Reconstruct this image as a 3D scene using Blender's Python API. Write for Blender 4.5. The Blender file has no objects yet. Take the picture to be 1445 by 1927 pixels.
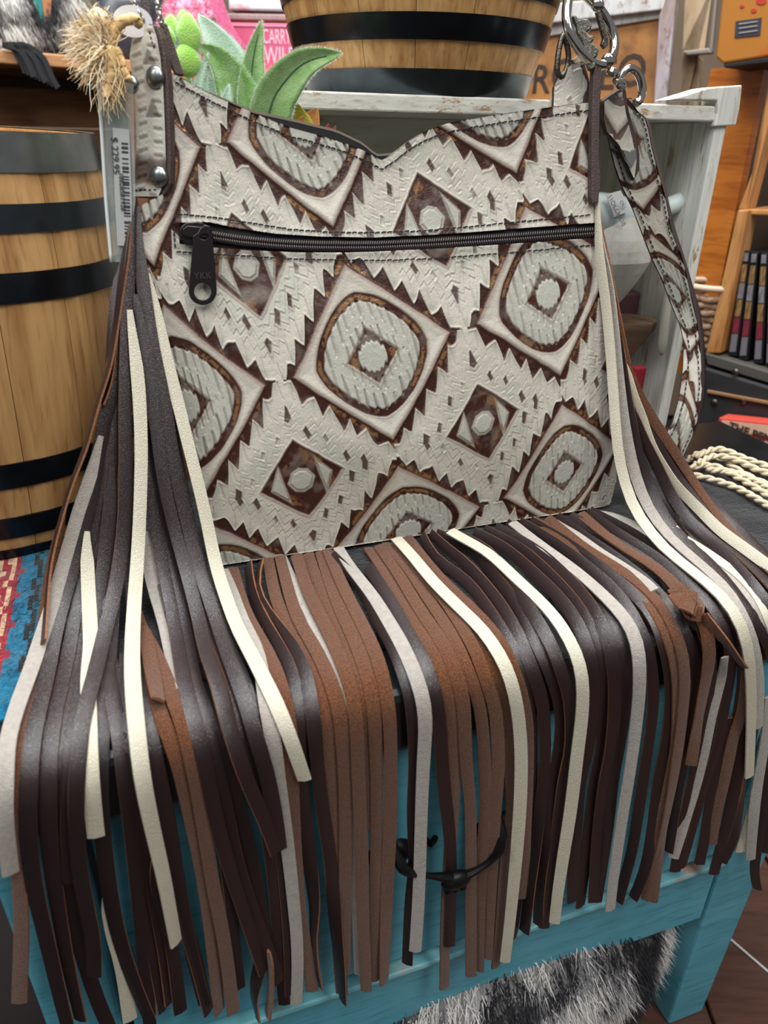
import bpy, bmesh, math, random
import numpy as np
from mathutils import Vector, Matrix
random.seed(7); rng = np.random.default_rng(7)
S = bpy.context.scene
# ------------------------------------------------------------------ camera
W, H, FPX = 1445, 1927, 1390.0
PITCH, ROLL = math.radians(27.0), 0.02
CAM = np.array([0, 0, .90])
F = np.array([0, math.cos(PITCH), -math.sin(PITCH)])
U0 = np.array([0, math.sin(PITCH), math.cos(PITCH)]); X0 = np.array([1., 0, 0])
R = math.cos(ROLL)*X0 + math.sin(ROLL)*U0
V = -math.sin(ROLL)*X0 + math.cos(ROLL)*U0
cd = bpy.data.cameras.new('camera'); cam = bpy.data.objects.new('camera', cd)
S.collection.objects.link(cam); S.camera = cam
M = Matrix.Identity(4)
for i in range(3):
    M[i][0] = R[i]; M[i][1] = V[i]; M[i][2] = -F[i]; M[i][3] = CAM[i]
cam.matrix_world = M
cd.sensor_fit = 'HORIZONTAL'; cd.sensor_width = 7.13; cd.lens = 7.13*FPX/W
cd.clip_start = .02; cd.clip_end = 50
cd.dof.use_dof = True; cd.dof.focus_distance = .60; cd.dof.aperture_fstop = 2.0
# ------------------------------------------------------------------ light
S.view_settings.view_transform = 'Standard'; S.view_settings.look = 'None'
S.view_settings.exposure = 0.0; S.view_settings.gamma = 1; S.view_settings.use_curve_mapping = False
wd = bpy.data.worlds.new('store_light'); S.world = wd; wd.use_nodes = True
bg = wd.node_tree.nodes['Background']; bg.inputs[0].default_value = (.93, .96, 1, 1); bg.inputs[1].default_value = .21
def area(name, loc, aim, size, power, col=(1, 1, 1), sy=None):
    l = bpy.data.lights.new(name, 'AREA'); l.energy = power; l.size = size; l.color = col
    if sy: l.shape = 'RECTANGLE'; l.size_y = sy
    o = bpy.data.objects.new(name, l); S.collection.objects.link(o); o.location = loc
    o.rotation_euler = (Vector(aim)-Vector(loc)).to_track_quat('-Z', 'Y').to_euler(); return o
area('ceiling_or_fill_light', (-.25, .75, 2.55), (0, .6, .6), .6, 42, (.96, .98, 1), 1.2)
area('ceiling_or_fill_light', (.9, -.5, 2.6), (.1, .5, .5), .6, 26, (1, .97, .93), 1.2)
area('ceiling_or_fill_light', (-1.2, -.4, 2.5), (-.1, .5, .5), .6, 20, (.95, .97, 1), 1.2)
area('ceiling_or_fill_light', (-.2, -.55, 2.3), (.05, .45, .4), .6, 11, (1, .98, .95), 1.1)  # added front fill to brighten the bench front, not a ceiling panel
area('ceiling_or_fill_light', (.3, 1.5, 2.5), (.1, 1.9, .9), .5, 34, (1, .96, .9), 1.0)

# ------------------------------------------------------------------ helpers
def ray(px, py):
    px = np.asarray(px, float); py = np.asarray(py, float)
    x = (px-W/2)/FPX; y = -(py-H/2)/FPX
    return F + x[..., None]*R + y[..., None]*V
def onplane(px, py, p0, n):
    d = ray(px, py); n = np.asarray(n, float)
    t = ((np.asarray(p0)-CAM) @ n)/(d @ n)
    return CAM + d*t[..., None]
ZT = .60                                            # bench top (blanket surface)
HB = math.radians(19.4)                             # heading of the bench front
EB = np.array([math.cos(HB), math.sin(HB), 0]); NB = np.array([math.sin(HB), -math.cos(HB), 0])
E0 = onplane(743, 1295, [0, 0, ZT], [0, 0, 1])      # a point of the bench's front top edge
ZA = np.array([0, 0, 1.])
def abz(a, b, z): return E0*[1, 1, 0] + np.asarray(a)[..., None]*EB + np.asarray(b)[..., None]*NB + np.asarray(z)[..., None]*ZA
def onb(px, py, b): return onplane(px, py, E0 + NB*b, NB)
def onY(px, py, Y): return onplane(px, py, [0, Y, 0], [0, 1, 0])
def toab(p): r = np.asarray(p)-E0; return r @ EB, r @ NB, np.asarray(p)[..., 2]
LOC = {}
def link(o, parent=None):
    S.collection.objects.link(o)
    if parent is not None: o.parent = parent
def empty(name, loc, label, cat, group=None):
    o = bpy.data.objects.new(name, None); link(o); o.location = loc; o.empty_display_size = .02
    LOC[o.name] = np.array(loc, float); tag(o, label, cat, group); return o
def tag(o, label=None, cat=None, group=None, kind=None):
    if label: o['label'] = label
    if cat: o['category'] = cat
    if group: o['group'] = group
    if kind: o['kind'] = kind
    return o
def obj(name, v, f, mats, parent=None, smooth=False, mi=None, base=None, auto=None, label=None, kind=None):
    """verts in world space -> one mesh object; base = origin for top-level meshes"""
    v = np.asarray(v, float).reshape(-1, 3)
    org = LOC[parent.name] if parent is not None else (np.array(base, float) if base is not None else np.zeros(3))
    me = bpy.data.meshes.new(name); me.from_pydata((v-org).tolist(), [], [list(map(int, q)) for q in f])
    for m in (mats if isinstance(mats, (list, tuple)) else [mats]): me.materials.append(m)
    if mi is not None: me.polygons.foreach_set('material_index', np.asarray(mi, np.int32))
    if smooth or auto: me.polygons.foreach_set('use_smooth', [True]*len(me.polygons))
    me.update()
    if auto: me.set_sharp_from_angle(angle=math.radians(auto))
    o = bpy.data.objects.new(name, me); link(o, parent)
    if parent is None: o.location = org
    LOC[o.name] = org
    if label: o['label'] = label
    if kind: o['kind'] = kind
    return o
def recalc(o):
    bm = bmesh.new(); bm.from_mesh(o.data); bmesh.ops.recalc_face_normals(bm, faces=bm.faces); bm.to_mesh(o.data); bm.free(); return o
def bev(o, w, seg=2):
    m = o.modifiers.new('b', 'BEVEL'); m.width = w; m.segments = seg; m.limit_method = 'ANGLE'; m.angle_limit = math.radians(40); return o
class MB:
    def __init__(s): s.v = []; s.f = []; s.m = []
    def add(s, v, f, m=0):
        k = len(s.v); s.v += [tuple(x) for x in v]; s.f += [[i+k for i in q] for q in f]; s.m += [m]*len(f); return s
    def hexa(s, c, m=0):     # 8 corners: bottom 4 (ccw from below seen above), top 4
        return s.add(c, [(3, 2, 1, 0), (4, 5, 6, 7), (0, 1, 5, 4), (1, 2, 6, 5), (2, 3, 7, 6), (3, 0, 4, 7)], m)
    def build(s, name, mats, parent=None, **k): return recalc(obj(name, s.v, s.f, mats, parent, mi=s.m, **k))
def boxab(a0, a1, b0, b1, z0, z1):
    return [abz(a, b, z) for z in (z0, z1) for a, b in ((a0, b1), (a1, b1), (a1, b0), (a0, b0))]
def box(x0, x1, y0, y1, z0, z1):
    return [(x, y, z) for z in (z0, z1) for x, y in ((x0, y0), (x1, y0), (x1, y1), (x0, y1))]
def boxobj(name, c, mat, parent=None, bw=.002, **k): return bev(MB().hexa(c).build(name, mat, parent, **k), bw)
def prism(poly, n, thick):
    """front polygon (world points) pushed back along n"""
    p = np.asarray(poly, float); k = len(p); q = p + np.asarray(n)*thick
    return np.r_[p, q], [list(range(k)), list(range(2*k-1, k-1, -1))] + [[i, (i+1) % k, (i+1) % k+k, i+k] for i in range(k)]
def pxprism(name, pts, p0, n, thick, mat, parent=None, bw=0, **k):
    """outline seen in the photograph, set on its own plane, with real thickness away from the viewer"""
    pts = np.array(pts, float); n = np.asarray(n, float)/np.linalg.norm(n)
    if (np.asarray(p0)-CAM) @ n < 0: n = -n
    v, f = prism(onplane(pts[:, 0], pts[:, 1], p0, n), n, thick)
    o = recalc(obj(name, v, f, mat, parent, **k))
    if bw: bev(o, bw)
    return o
def spline(P, n):
    P = np.asarray(P, float); Q = np.vstack([2*P[0]-P[1], P, 2*P[-1]-P[-2]]); out = []
    m = 12
    for i in range(1, len(Q)-2):
        p0, p1, p2, p3 = Q[i-1:i+3]
        for t in np.arange(m)/m:
            out.append(.5*((2*p1)+(-p0+p2)*t+(2*p0-5*p1+4*p2-p3)*t*t+(-p0+3*p1-3*p2+p3)*t**3))
    out.append(Q[-2]); out = np.array(out)
    L = np.r_[0, np.cumsum(np.linalg.norm(np.diff(out, axis=0), axis=1))]
    u = np.linspace(0, L[-1], n)
    return np.stack([np.interp(u, L, out[:, k]) for k in range(out.shape[1])], 1)
def unit(a): return a/np.maximum(np.linalg.norm(a, axis=-1, keepdims=True), 1e-12)
def tube(pts, r, sides=8, closed=False, cap=True):
    pts = np.asarray(pts, float); n = len(pts); r = np.broadcast_to(r, (n,))
    T = unit(np.roll(pts, -1, 0)-np.roll(pts, 1, 0)) if closed else unit(np.gradient(pts, axis=0))
    a = np.array([0, 0, 1.]) if abs(T[0][2]) < .9 else np.array([1., 0, 0])
    N = []; x = unit(np.cross(T[0], a))
    for i in range(n):
        x = unit(x-(x @ T[i])*T[i]); N.append(x)
    N = np.array(N); B = np.cross(T, N)
    an = np.arange(sides)*2*math.pi/sides
    v = (pts[:, None]+r[:, None, None]*(np.cos(an)[None, :, None]*N[:, None]+np.sin(an)[None, :, None]*B[:, None])).reshape(-1, 3)
    f = []
    for i in range(n if closed else n-1):
        j = (i+1) % n
        for k in range(sides): f.append((i*sides+k, i*sides+(k+1) % sides, j*sides+(k+1) % sides, j*sides+k))
    if not closed and cap: f += [list(range(sides))[::-1], [(n-1)*sides+k for k in range(sides)]]
    return v, f
def dome(c, n, r, h, seg=16, rings=5):
    n = unit(np.asarray(n, float)); a = np.array([0, 0, 1.]) if abs(n[2]) < .9 else np.array([1., 0, 0])
    x = unit(np.cross(a, n)); y = np.cross(n, x); v = []; f = []
    for i in range(rings):
        t = i/rings*math.pi/2
        for k in range(seg):
            q = 2*math.pi*k/seg; v.append(c+r*math.cos(t)*(math.cos(q)*x+math.sin(q)*y)+h*math.sin(t)*n)
    v.append(c+h*n)
    for i in range(rings-1):
        for k in range(seg): f.append((i*seg+k, i*seg+(k+1) % seg, (i+1)*seg+(k+1) % seg, (i+1)*seg+k))
    for k in range(seg): f.append(((rings-1)*seg+k, (rings-1)*seg+(k+1) % seg, len(v)-1))
    f.append(list(range(seg))[::-1])
    return v, f
def plate(name, outer, holes, o3, ex, ey, thick, mat, parent, bw=.0003):
    """flat metal plate from 2-D outlines (metres in ex, ey about o3), bevelled edge"""
    cu = bpy.data.curves.new('c', 'CURVE'); cu.dimensions = '2D'; cu.fill_mode = 'BOTH'; cu.extrude = thick/2; cu.bevel_depth = bw; cu.bevel_resolution = 2
    for pl in [outer]+holes:
        sp = cu.splines.new('POLY'); sp.points.add(len(pl)-1); sp.use_cyclic_u = True
        for p, q in zip(sp.points, pl): p.co = (q[0], q[1], 0, 1)
    t = bpy.data.objects.new('t', cu); S.collection.objects.link(t)
    me = bpy.data.meshes.new_from_object(t.evaluated_get(bpy.context.evaluated_depsgraph_get()))
    v = np.array([x.co[:] for x in me.vertices]); f = [list(p.vertices) for p in me.polygons]
    bpy.data.objects.remove(t); bpy.data.curves.remove(cu); bpy.data.meshes.remove(me)
    ez = np.cross(ex, ey); w = np.asarray(o3)+v[:, :1]*ex+v[:, 1:2]*ey+v[:, 2:3]*ez
    return obj(name, w, f, mat, parent, auto=30)
def text(name, body, size, o3, ex, ey, mat, parent, thick=.0001, align='LEFT', sx=1, label=None, bold=0, shear=0):
    cu = bpy.data.curves.new('c', 'FONT'); cu.body = body; cu.size = size; cu.align_x = align; cu.align_y = 'CENTER'; cu.extrude = thick; cu.offset = bold; cu.shear = shear; cu.resolution_u = 3
    t = bpy.data.objects.new('t', cu); S.collection.objects.link(t)
    me = bpy.data.meshes.new_from_object(t.evaluated_get(bpy.context.evaluated_depsgraph_get()))
    v = np.array([x.co[:] for x in me.vertices]); f = [list(p.vertices) for p in me.polygons]
    bpy.data.objects.remove(t); bpy.data.curves.remove(cu); bpy.data.meshes.remove(me)
    ex = np.asarray(ex, float); ey = np.asarray(ey, float); ez = np.cross(ex, ey)
    w = np.asarray(o3)+v[:, :1]*ex*sx+v[:, 1:2]*ey+v[:, 2:3]*ez
    return obj(name, w, f, mat, parent, label=label)
def ellip(res=24, rings=14):
    v = [(0, 0, 1.)]; f = []
    for i in range(1, rings):
        t = math.pi*i/rings
        for k in range(res): q = 2*math.pi*k/res; v.append((math.sin(t)*math.cos(q), math.sin(t)*math.sin(q), math.cos(t)))
    v.append((0, 0, -1.))
    for k in range(res): f.append((0, 1+k, 1+(k+1) % res))
    for i in range(rings-2):
        for k in range(res): f.append((1+i*res+k, 1+(i+1)*res+k, 1+(i+1)*res+(k+1) % res, 1+i*res+(k+1) % res))
    b = 1+(rings-2)*res
    for k in range(res): f.append((b+k, len(v)-1, b+(k+1) % res))
    return np.array(v), f

# ------------------------------------------------------------------ materials
def srgb(c):
    c = np.array(c, float)/255.; return tuple(np.where(c <= .04045, c/12.92, ((c+.055)/1.055)**2.4))+(1,)
def mat(name, col, rough=.6, metal=0, spec=.5, noise=None, bump=None, coat=0, sheen=0, emit=0, trans=0, alpha=1, ramp=None):
    """noise=(scale xyz, amount, col2) mottles the colour; bump=(scale xyz, strength, detail)"""
    m = bpy.data.materials.new(name); m.use_nodes = True; nt = m.node_tree; b = nt.nodes['Principled BSDF']
    b.inputs['Base Color'].default_value = srgb(col); b.inputs['Roughness'].default_value = rough; b.inputs['Metallic'].default_value = metal
    b.inputs['Specular IOR Level'].default_value = spec; b.inputs['Coat Weight'].default_value = coat; b.inputs['Sheen Weight'].default_value = sheen
    b.inputs['Transmission Weight'].default_value = trans; b.inputs['Alpha'].default_value = alpha
    tc = nt.nodes.new('ShaderNodeTexCoord')
    def mp(sc):
        n = nt.nodes.new('ShaderNodeMapping'); n.inputs['Scale'].default_value = sc if isinstance(sc, (tuple, list)) else (sc,)*3
        nt.links.new(tc.outputs['Object'], n.inputs['Vector']); return n.outputs[0]
    if noise:
        sc, am, c2 = noise[:3]
        n = nt.nodes.new('ShaderNodeTexNoise'); n.inputs['Scale'].default_value = 1; n.inputs['Detail'].default_value = 5; n.inputs['Roughness'].default_value = .6
        nt.links.new(mp(sc), n.inputs['Vector'])
        r = nt.nodes.new('ShaderNodeMapRange'); lo, hi = noise[3] if len(noise) > 3 else (.35, .65)
        r.inputs[1].default_value = lo; r.inputs[2].default_value = hi; r.inputs[4].default_value = am; nt.links.new(n.outputs[0], r.inputs[0])
        mx = nt.nodes.new('ShaderNodeMix'); mx.data_type = 'RGBA'; mx.inputs[6].default_value = srgb(col); mx.inputs[7].default_value = srgb(c2)
        nt.links.new(r.outputs[0], mx.inputs[0]); nt.links.new(mx.outputs[2], b.inputs['Base Color'])
    if bump:
        n = nt.nodes.new('ShaderNodeTexNoise'); n.inputs['Scale'].default_value = 1; n.inputs['Detail'].default_value = bump[2] if len(bump) > 2 else 3
        nt.links.new(mp(bump[0]), n.inputs['Vector'])
        u = nt.nodes.new('ShaderNodeBump'); u.inputs['Strength'].default_value = bump[1]; u.inputs['Distance'].default_value = .001
        nt.links.new(n.outputs[0], u.inputs['Height']); nt.links.new(u.outputs[0], b.inputs['Normal'])
    return m
def leather(name, col, rough, vs, strength, c2=None, spec=.5):
    """pebbled leather: voronoi cell relief"""
    m = mat(name, col, rough, spec=spec, noise=(30, .5, c2 or col)); nt = m.node_tree; b = nt.nodes['Principled BSDF']
    tc = nt.nodes.new('ShaderNodeTexCoord'); v = nt.nodes.new('ShaderNodeTexVoronoi'); v.feature = 'DISTANCE_TO_EDGE'; v.inputs['Scale'].default_value = vs
    nt.links.new(tc.outputs['Object'], v.inputs['Vector'])
    r = nt.nodes.new('ShaderNodeMapRange'); r.inputs[2].default_value = .25; nt.links.new(v.outputs['Distance'], r.inputs[0])
    u = nt.nodes.new('ShaderNodeBump'); u.inputs['Strength'].default_value = strength; u.inputs['Distance'].default_value = .0006
    nt.links.new(r.outputs[0], u.inputs['Height']); nt.links.new(u.outputs[0], b.inputs['Normal']); return m
def wood(name, c1, c2, grain=(3, 3, 3), fine=None, rough=.5, wear=None, bump=.25, coat=0):
    """grain: noise scale per axis (small along the fibres)"""
    m = mat(name, c1, rough, noise=(grain, 1., c2, (.38, .64)), coat=coat); nt = m.node_tree; b = nt.nodes['Principled BSDF']
    tc = nt.nodes.new('ShaderNodeTexCoord'); mp = nt.nodes.new('ShaderNodeMapping'); mp.inputs['Scale'].default_value = [g*4 for g in grain]
    oi = nt.nodes.new('ShaderNodeObjectInfo'); ad = nt.nodes.new('ShaderNodeVectorMath'); ad.operation = 'ADD'
    ml = nt.nodes.new('ShaderNodeVectorMath'); ml.operation = 'SCALE'; ml.inputs['Scale'].default_value = 9.
    nt.links.new(oi.outputs['Random'], ml.inputs[0]); nt.links.new(tc.outputs['Object'], ad.inputs[0]); nt.links.new(ml.outputs[0], ad.inputs[1])
    for q in nt.nodes:
        if q.type == 'MAPPING': nt.links.new(ad.outputs[0], q.inputs['Vector'])
    nt.links.new(ad.outputs[0], mp.inputs['Vector'])
    n = nt.nodes.new('ShaderNodeTexNoise'); n.inputs['Scale'].default_value = 1; n.inputs['Detail'].default_value = 6; nt.links.new(mp.outputs[0], n.inputs['Vector'])
    u = nt.nodes.new('ShaderNodeBump'); u.inputs['Strength'].default_value = bump; u.inputs['Distance'].default_value = .001
    nt.links.new(n.outputs[0], u.inputs['Height']); nt.links.new(u.outputs[0], b.inputs['Normal'])
    src = b.inputs['Base Color'].links[0].from_socket
    dk = nt.nodes.new('ShaderNodeMix'); dk.data_type = 'RGBA'; dk.blend_type = 'MULTIPLY'; dk.inputs[7].default_value = (.45, .4, .35, 1)
    rg = nt.nodes.new('ShaderNodeMapRange'); rg.inputs[1].default_value = .55; rg.inputs[2].default_value = .75; rg.inputs[4].default_value = .55
    nt.links.new(n.outputs[0], rg.inputs[0]); nt.links.new(rg.outputs[0], dk.inputs[0]); nt.links.new(src, dk.inputs[6]); out = dk.outputs[2]
    if wear:                       # (scale, threshold, colour): paint worn through
        w = nt.nodes.new('ShaderNodeTexNoise'); w.inputs['Scale'].default_value = 1; w.inputs['Detail'].default_value = 8; w.inputs['Roughness'].default_value = .75
        mw = nt.nodes.new('ShaderNodeMapping'); mw.inputs['Scale'].default_value = wear[0]; nt.links.new(ad.outputs[0], mw.inputs['Vector']); nt.links.new(mw.outputs[0], w.inputs['Vector'])
        r = nt.nodes.new('ShaderNodeMapRange'); r.inputs[1].default_value = wear[1]; r.inputs[2].default_value = wear[1]+.06; nt.links.new(w.outputs[0], r.inputs[0])
        x = nt.nodes.new('ShaderNodeMix'); x.data_type = 'RGBA'; x.inputs[7].default_value = srgb(wear[2]); nt.links.new(r.outputs[0], x.inputs[0]); nt.links.new(out, x.inputs[6]); out = x.outputs[2]
    nt.links.new(out, b.inputs['Base Color']); return m
MT = {}
MT['dark'] = leather('dark_brown_leather', (38, 25, 25), .32, 1200, .22, (42, 29, 31), .6)
MT['suede'] = mat('brown_suede', (116, 71, 41), .95, spec=.1, noise=(1300, .9, (62, 36, 22), (.40, .60)), bump=(1300, 1.), sheen=.3)
MT['raw'] = mat('raw_leather_edge', (158, 108, 78), .9, spec=.15, noise=(900, .7, (104, 68, 46)), bump=(1800, .6))
MT['cream'] = leather('cream_leather', (210, 204, 184), .5, 900, .5, (200, 193, 170), .4)
MT['grey'] = mat('grey_suede', (176, 169, 160), .95, spec=.1, noise=(300, .6, (150, 143, 136)), bump=(1300, .9), sheen=.3)
MT['creamraw'] = mat('cream_leather_edge', (196, 184, 160), .9, spec=.15, bump=(1500, .6))
MT['lining'] = mat('black_lining', (22, 21, 22), .85)
MT['thread'] = mat('black_thread', (28, 27, 24), .8)
MT['tape'] = mat('zipper_tape', (30, 26, 27), .85, bump=(1500, .4))
MT['coil'] = mat('zipper_coil', (62, 54, 54), .35, spec=.6)
MT['zipmetal'] = mat('dark_zip_metal', (44, 38, 40), .28, metal=.6, spec=.6)
MT['chrome'] = mat('polished_nickel', (205, 203, 196), .12, metal=1, bump=(300, .05))
MT['pewter'] = mat('antique_pewter', (120, 117, 110), .38, metal=1, noise=(500, .8, (60, 57, 53)), bump=(900, .4))
MT['rivet'] = mat('nickel_rivet', (150, 154, 154), .3, metal=1, noise=(400, .5, (100, 102, 104)))
MT['strapedge'] = mat('painted_leather_edge', (66, 52, 50), .55, noise=(500, .6, (90, 72, 66)), bump=(900, .6))
MT['oak'] = wood('oak_stave', (204, 160, 104), (168, 122, 72), (70, 70, 5), rough=.5, bump=.35)
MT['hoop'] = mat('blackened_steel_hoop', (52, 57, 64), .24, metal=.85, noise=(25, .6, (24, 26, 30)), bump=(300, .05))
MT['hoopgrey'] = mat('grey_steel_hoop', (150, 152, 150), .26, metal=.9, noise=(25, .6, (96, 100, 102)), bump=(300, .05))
MT['crate'] = wood('whitewashed_wood', (226, 226, 216), (206, 206, 196), (4, 60, 60), rough=.75, wear=((16, 90, 90), .56, (166, 132, 92)), bump=.5)
MT['crateside'] = wood('whitewashed_wood_upright', (228, 229, 222), (206, 208, 200), (60, 60, 4), rough=.75, wear=((90, 90, 16), .575, (162, 130, 92)), bump=.6)
MT['crateback'] = wood('crate_inside', (206, 208, 198), (188, 190, 180), (8, 8, 40), rough=.8, bump=.2)
MT['teal'] = wood('teal_paint', (98, 178, 198), (86, 166, 186), (7, 7, 60), rough=.42, wear=((18, 18, 220), .73, (54, 78, 80)), bump=.22)
MT['tealworn'] = wood('teal_paint_worn_edge', (120, 186, 198), (98, 168, 180), (7, 7, 60), rough=.5, wear=((22, 22, 200), .56, (168, 150, 134)), bump=.3)
MT['black'] = mat('black_lacquer', (15, 17, 20), .25, spec=.5, noise=(30, .5, (26, 29, 33)), bump=(60, .04))
MT['iron'] = mat('black_iron', (20, 21, 24), .42, metal=.5, bump=(250, .3))
# ------------------------------------------------------------------ setting
def struct(o): o['kind'] = 'structure'; return o
fl_m = wood('dark_floor_board', (92, 62, 50), (74, 49, 39), (6, 40, 6), rough=.4)
flo = obj('floor', [(-4, -3, -.02), (4, -3, -.02), (4, 4, -.02), (-4, 4, -.02)], [(0, 1, 2, 3)], mat('floor_gap', (24, 16, 13), .8)); struct(flo)
LOC['floor'] = np.zeros(3)
pl0 = None
for k in range(9):                      # floor boards near the bench, each a piece of the floor
    x = .15+.16*k
    if pl0 is None:
        pl0 = boxobj('plank', box(-.078, .078, -1.2, 1.8, -.02, 0), fl_m, flo, .002); q = pl0
    else: q = pl0.copy(); link(q, flo)
    q.location = (x, .3, 0)
bw = boxobj('wall_back', box(-3.5, 3.5, 2.6, 2.7, 0, 3), mat('wall_back_paint', (120, 104, 88), .9, noise=(3, .6, (88, 74, 62)))); struct(bw)

# ------------------------------------------------------------------ bench
bench = empty('drawer_bench', abz(.085, -.16, 0.), 'teal painted bench with a black top and one drawer under the fringed bag', 'bench')
A0, A1 = -.243, .412
boxobj('top', boxab(-.42, .56, -.36, -.002, ZT-.058, ZT-.008), MT['black'], bench, .006, label='glossy black bench top')
def leg(a0, a1, b0, b1):
    mb = MB(); t = boxab(a0, a1, b0, b1, 0, ZT-.06)
    lo = np.array(t[:4]); c = lo.mean(0); t[:4] = list(c+(lo-c)*[.72, .72, 1]); return bev(mb.hexa(t).build('leg', MT['teal'], bench), .003)
leg(A0, A0+.052, -.068, -.012); leg(A1-.067, A1, -.068, -.012); leg(A0, A0+.052, -.34, -.29); leg(A1-.067, A1, -.34, -.29)
boxobj('side_panel', boxab(A0+.006, A0+.02, -.29, -.068, .2, ZT-.06), MT['teal'], bench)
boxobj('side_panel', boxab(A1-.02, A1-.006, -.29, -.068, .2, ZT-.06), MT['teal'], bench)
boxobj('back_panel', boxab(A0+.05, A1-.06, -.34, -.33, .2, ZT-.06), MT['teal'], bench)
boxobj('apron_rail', boxab(A0+.052, A1-.067, -.05, -.016, .2, .286), MT['teal'], bench, .002)
boxobj('ledge', boxab(A0+.052, A1-.067, -.05, -.008, .286, .2925), MT['tealworn'], bench, .0025, label='ledge with paint rubbed through at the edge')
dr = boxobj('drawer', boxab(A0+.056, A1-.071, -.045, -.014, .3005, ZT-.064), MT['teal'], bench, .003)
boxobj('drawer_gap_shade', boxab(A0+.052, A1-.067, -.05, -.03, .2925, .3005), MT['iron'], bench, .0005)  # black strip set in the crack below the drawer, standing for its shade
def onfront(px, py, b=-.012): return onb(np.array(px, float), np.array(py, float), b)
hb = MB()
for p in ((748, 1602), (950, 1548)):
    c = onfront(*p); v, f = dome(c-NB*.002, NB, .011, .010, 14, 4); hb.add(v, f)
    for s in (-1, 1):
        v, f = tube(spline([c+EB*s*.004, c+EB*s*.016+ZA*.006, c+EB*s*.026-ZA*.002, c+EB*s*.030+ZA*.004], 10), np.linspace(.006, .002, 10), 7); hb.add(v, f)
hp = [(748, 1602), (756, 1630), (790, 1645), (830, 1650), (856, 1652), (885, 1643), (920, 1622), (943, 1588), (950, 1548)]
hpts = onfront([p[0] for p in hp], [p[1] for p in hp], .008); hpts[0] -= NB*.012; hpts[-1] -= NB*.012
v, f = tube(spline(hpts, 40), .0033+.0010*np.cos(np.linspace(-1, 1, 40)*9), 8); hb.add(v, f)
c = onfront(858, 1656, .008); v, f = ellip(12, 8); hb.add(c+v[:, :1]*EB*.012+v[:, 1:2]*NB*.006+v[:, 2:3]*ZA*.008, f)
for s in (-1, 0, 1): v, f = ellip(8, 6); hb.add(c+EB*s*.006-ZA*.009+v*[.003, .003, .005], f)
for p, s in (((676, 1632), 1), ((1018, 1548), -1)):
    cc = onfront(*p); v, f = ellip(10, 6); hb.add(cc+v*[.007, .004, .007], f)
hb.build('bail_handle', MT['iron'], dr, label='ornate black drop handle', auto=40)

# ------------------------------------------------------------------ saddle blanket
BLK = (24, 25, 29)
def wool(n, c): return mat(n, c, 1., spec=.05, noise=(180, .75, tuple(int(x*.5) for x in c)), bump=(420, 1.), sheen=.4)
wm = {k: wool('wool_'+k, c) for k, c in dict(black=(30, 31, 35), teal=(20, 92, 112), blue=(16, 106, 140), red=(150, 26, 44), cream=(214, 176, 140)).items()}
sb = empty('saddle_blanket', abz(0., -.18, ZT-.008), 'black wool saddle blanket with teal and red stripes and cream cord fringe on the bench', 'blanket')
nb_, na_ = 34, 260
av = np.linspace(-.405, .43, na_); bv = np.linspace(-.345, -.050, nb_)
Ag, Bg = np.meshgrid(av, bv, indexing='ij')
zz = ZT-.0014+.0012*np.sin(Ag*90+Bg*40)*np.sin(Bg*120)
zz = np.where(Bg > -.056, ZT-.006, zz)
Bw = Bg+.002*np.sin(Ag*70)*(Bg > -.06)
vt = abz(Ag.ravel(), Bw.ravel(), zz.ravel()); vb = abz(Ag.ravel(), Bw.ravel(), np.full(Ag.size, ZT-.0079))
N_ = na_*nb_; fc = []; mi = []
keys = list(wm)
def stripe(a, b):
    s = a+.0016*math.sin(b*520)      # woven zig-zag edge
    for hi, k in ((-.2445, 'black'), (-.240, 'cream'), (-.2345, 'red'), (-.2310, 'cream'), (-.2275, 'red'), (-.2165, 'blue'), (-.2125, 'black'), (-.2065, 'teal')):
        if s < hi: return keys.index(k)
    return 0
for i in range(na_-1):
    for j in range(nb_-1):
        q = i*nb_+j; fc.append((q, q+nb_, q+nb_+1, q+1)); mi.append(stripe((av[i]+av[i+1])/2, bv[j]))
        fc.append((q+N_, q+1+N_, q+nb_+1+N_, q+nb_+N_)); mi.append(0)
for i in range(na_-1):
    for j in (0, nb_-1):
        q = i*nb_+j; fc.append((q, q+N_, q+nb_+N_, q+nb_)); mi.append(mi[2*(i*(nb_-1)+min(j, nb_-2))])
for j in range(nb_-1):
    for i in (0, na_-1):
        q = i*nb_+j; fc.append((q, q+1, q+1+N_, q+N_)); mi.append(0)
obj('cloth', np.r_[vt, vb], fc, [wm[k] for k in keys], sb, smooth=False, mi=mi)
fz = MB()                                   # stray wool fibres standing off the cloth
for k in range(1500):
    if k % 3: a, b = rng.uniform(-.30, -.19), rng.uniform(-.2, -.05)
    else: a, b = rng.uniform(-.1, .42), rng.uniform(-.25, -.05)
    p = abz(a, b, ZT); d = rng.normal(size=3)*[.004, .004, .0]+[0, 0, .003]; w = np.array([.00012, .00012, 0])
    fz.add([p-w, p+w, p+d*.6+w, p+d+[0, 0, .001]], [(0, 1, 2), (0, 2, 3)], stripe(a, b))
obj('wool_fuzz', fz.v, fz.f, [wm[k] for k in keys], sb, mi=fz.m, kind='stuff')
cordm = mat('cream_cord', (222, 208, 180), .9, noise=(200, .5, (190, 172, 142)), bump=(900, .8))
def onz(px, py, z): return onplane(np.array(px, float), np.array(py, float), [0, 0, z], ZA)
cords = [[(1290, 868), (1320, 852), (1360, 866), (1400, 892), (1450, 915)], [(1296, 880), (1340, 876), (1390, 900), (1450, 935)],
         [(1305, 860), (1350, 845), (1400, 862), (1450, 880)], [(1300, 893), (1350, 905), (1400, 925), (1450, 955)],
         [(1330, 884), (1375, 888), (1420, 905), (1455, 925)], [(1310, 872), (1345, 858), (1385, 866), (1425, 884), (1455, 893)]]
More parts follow.
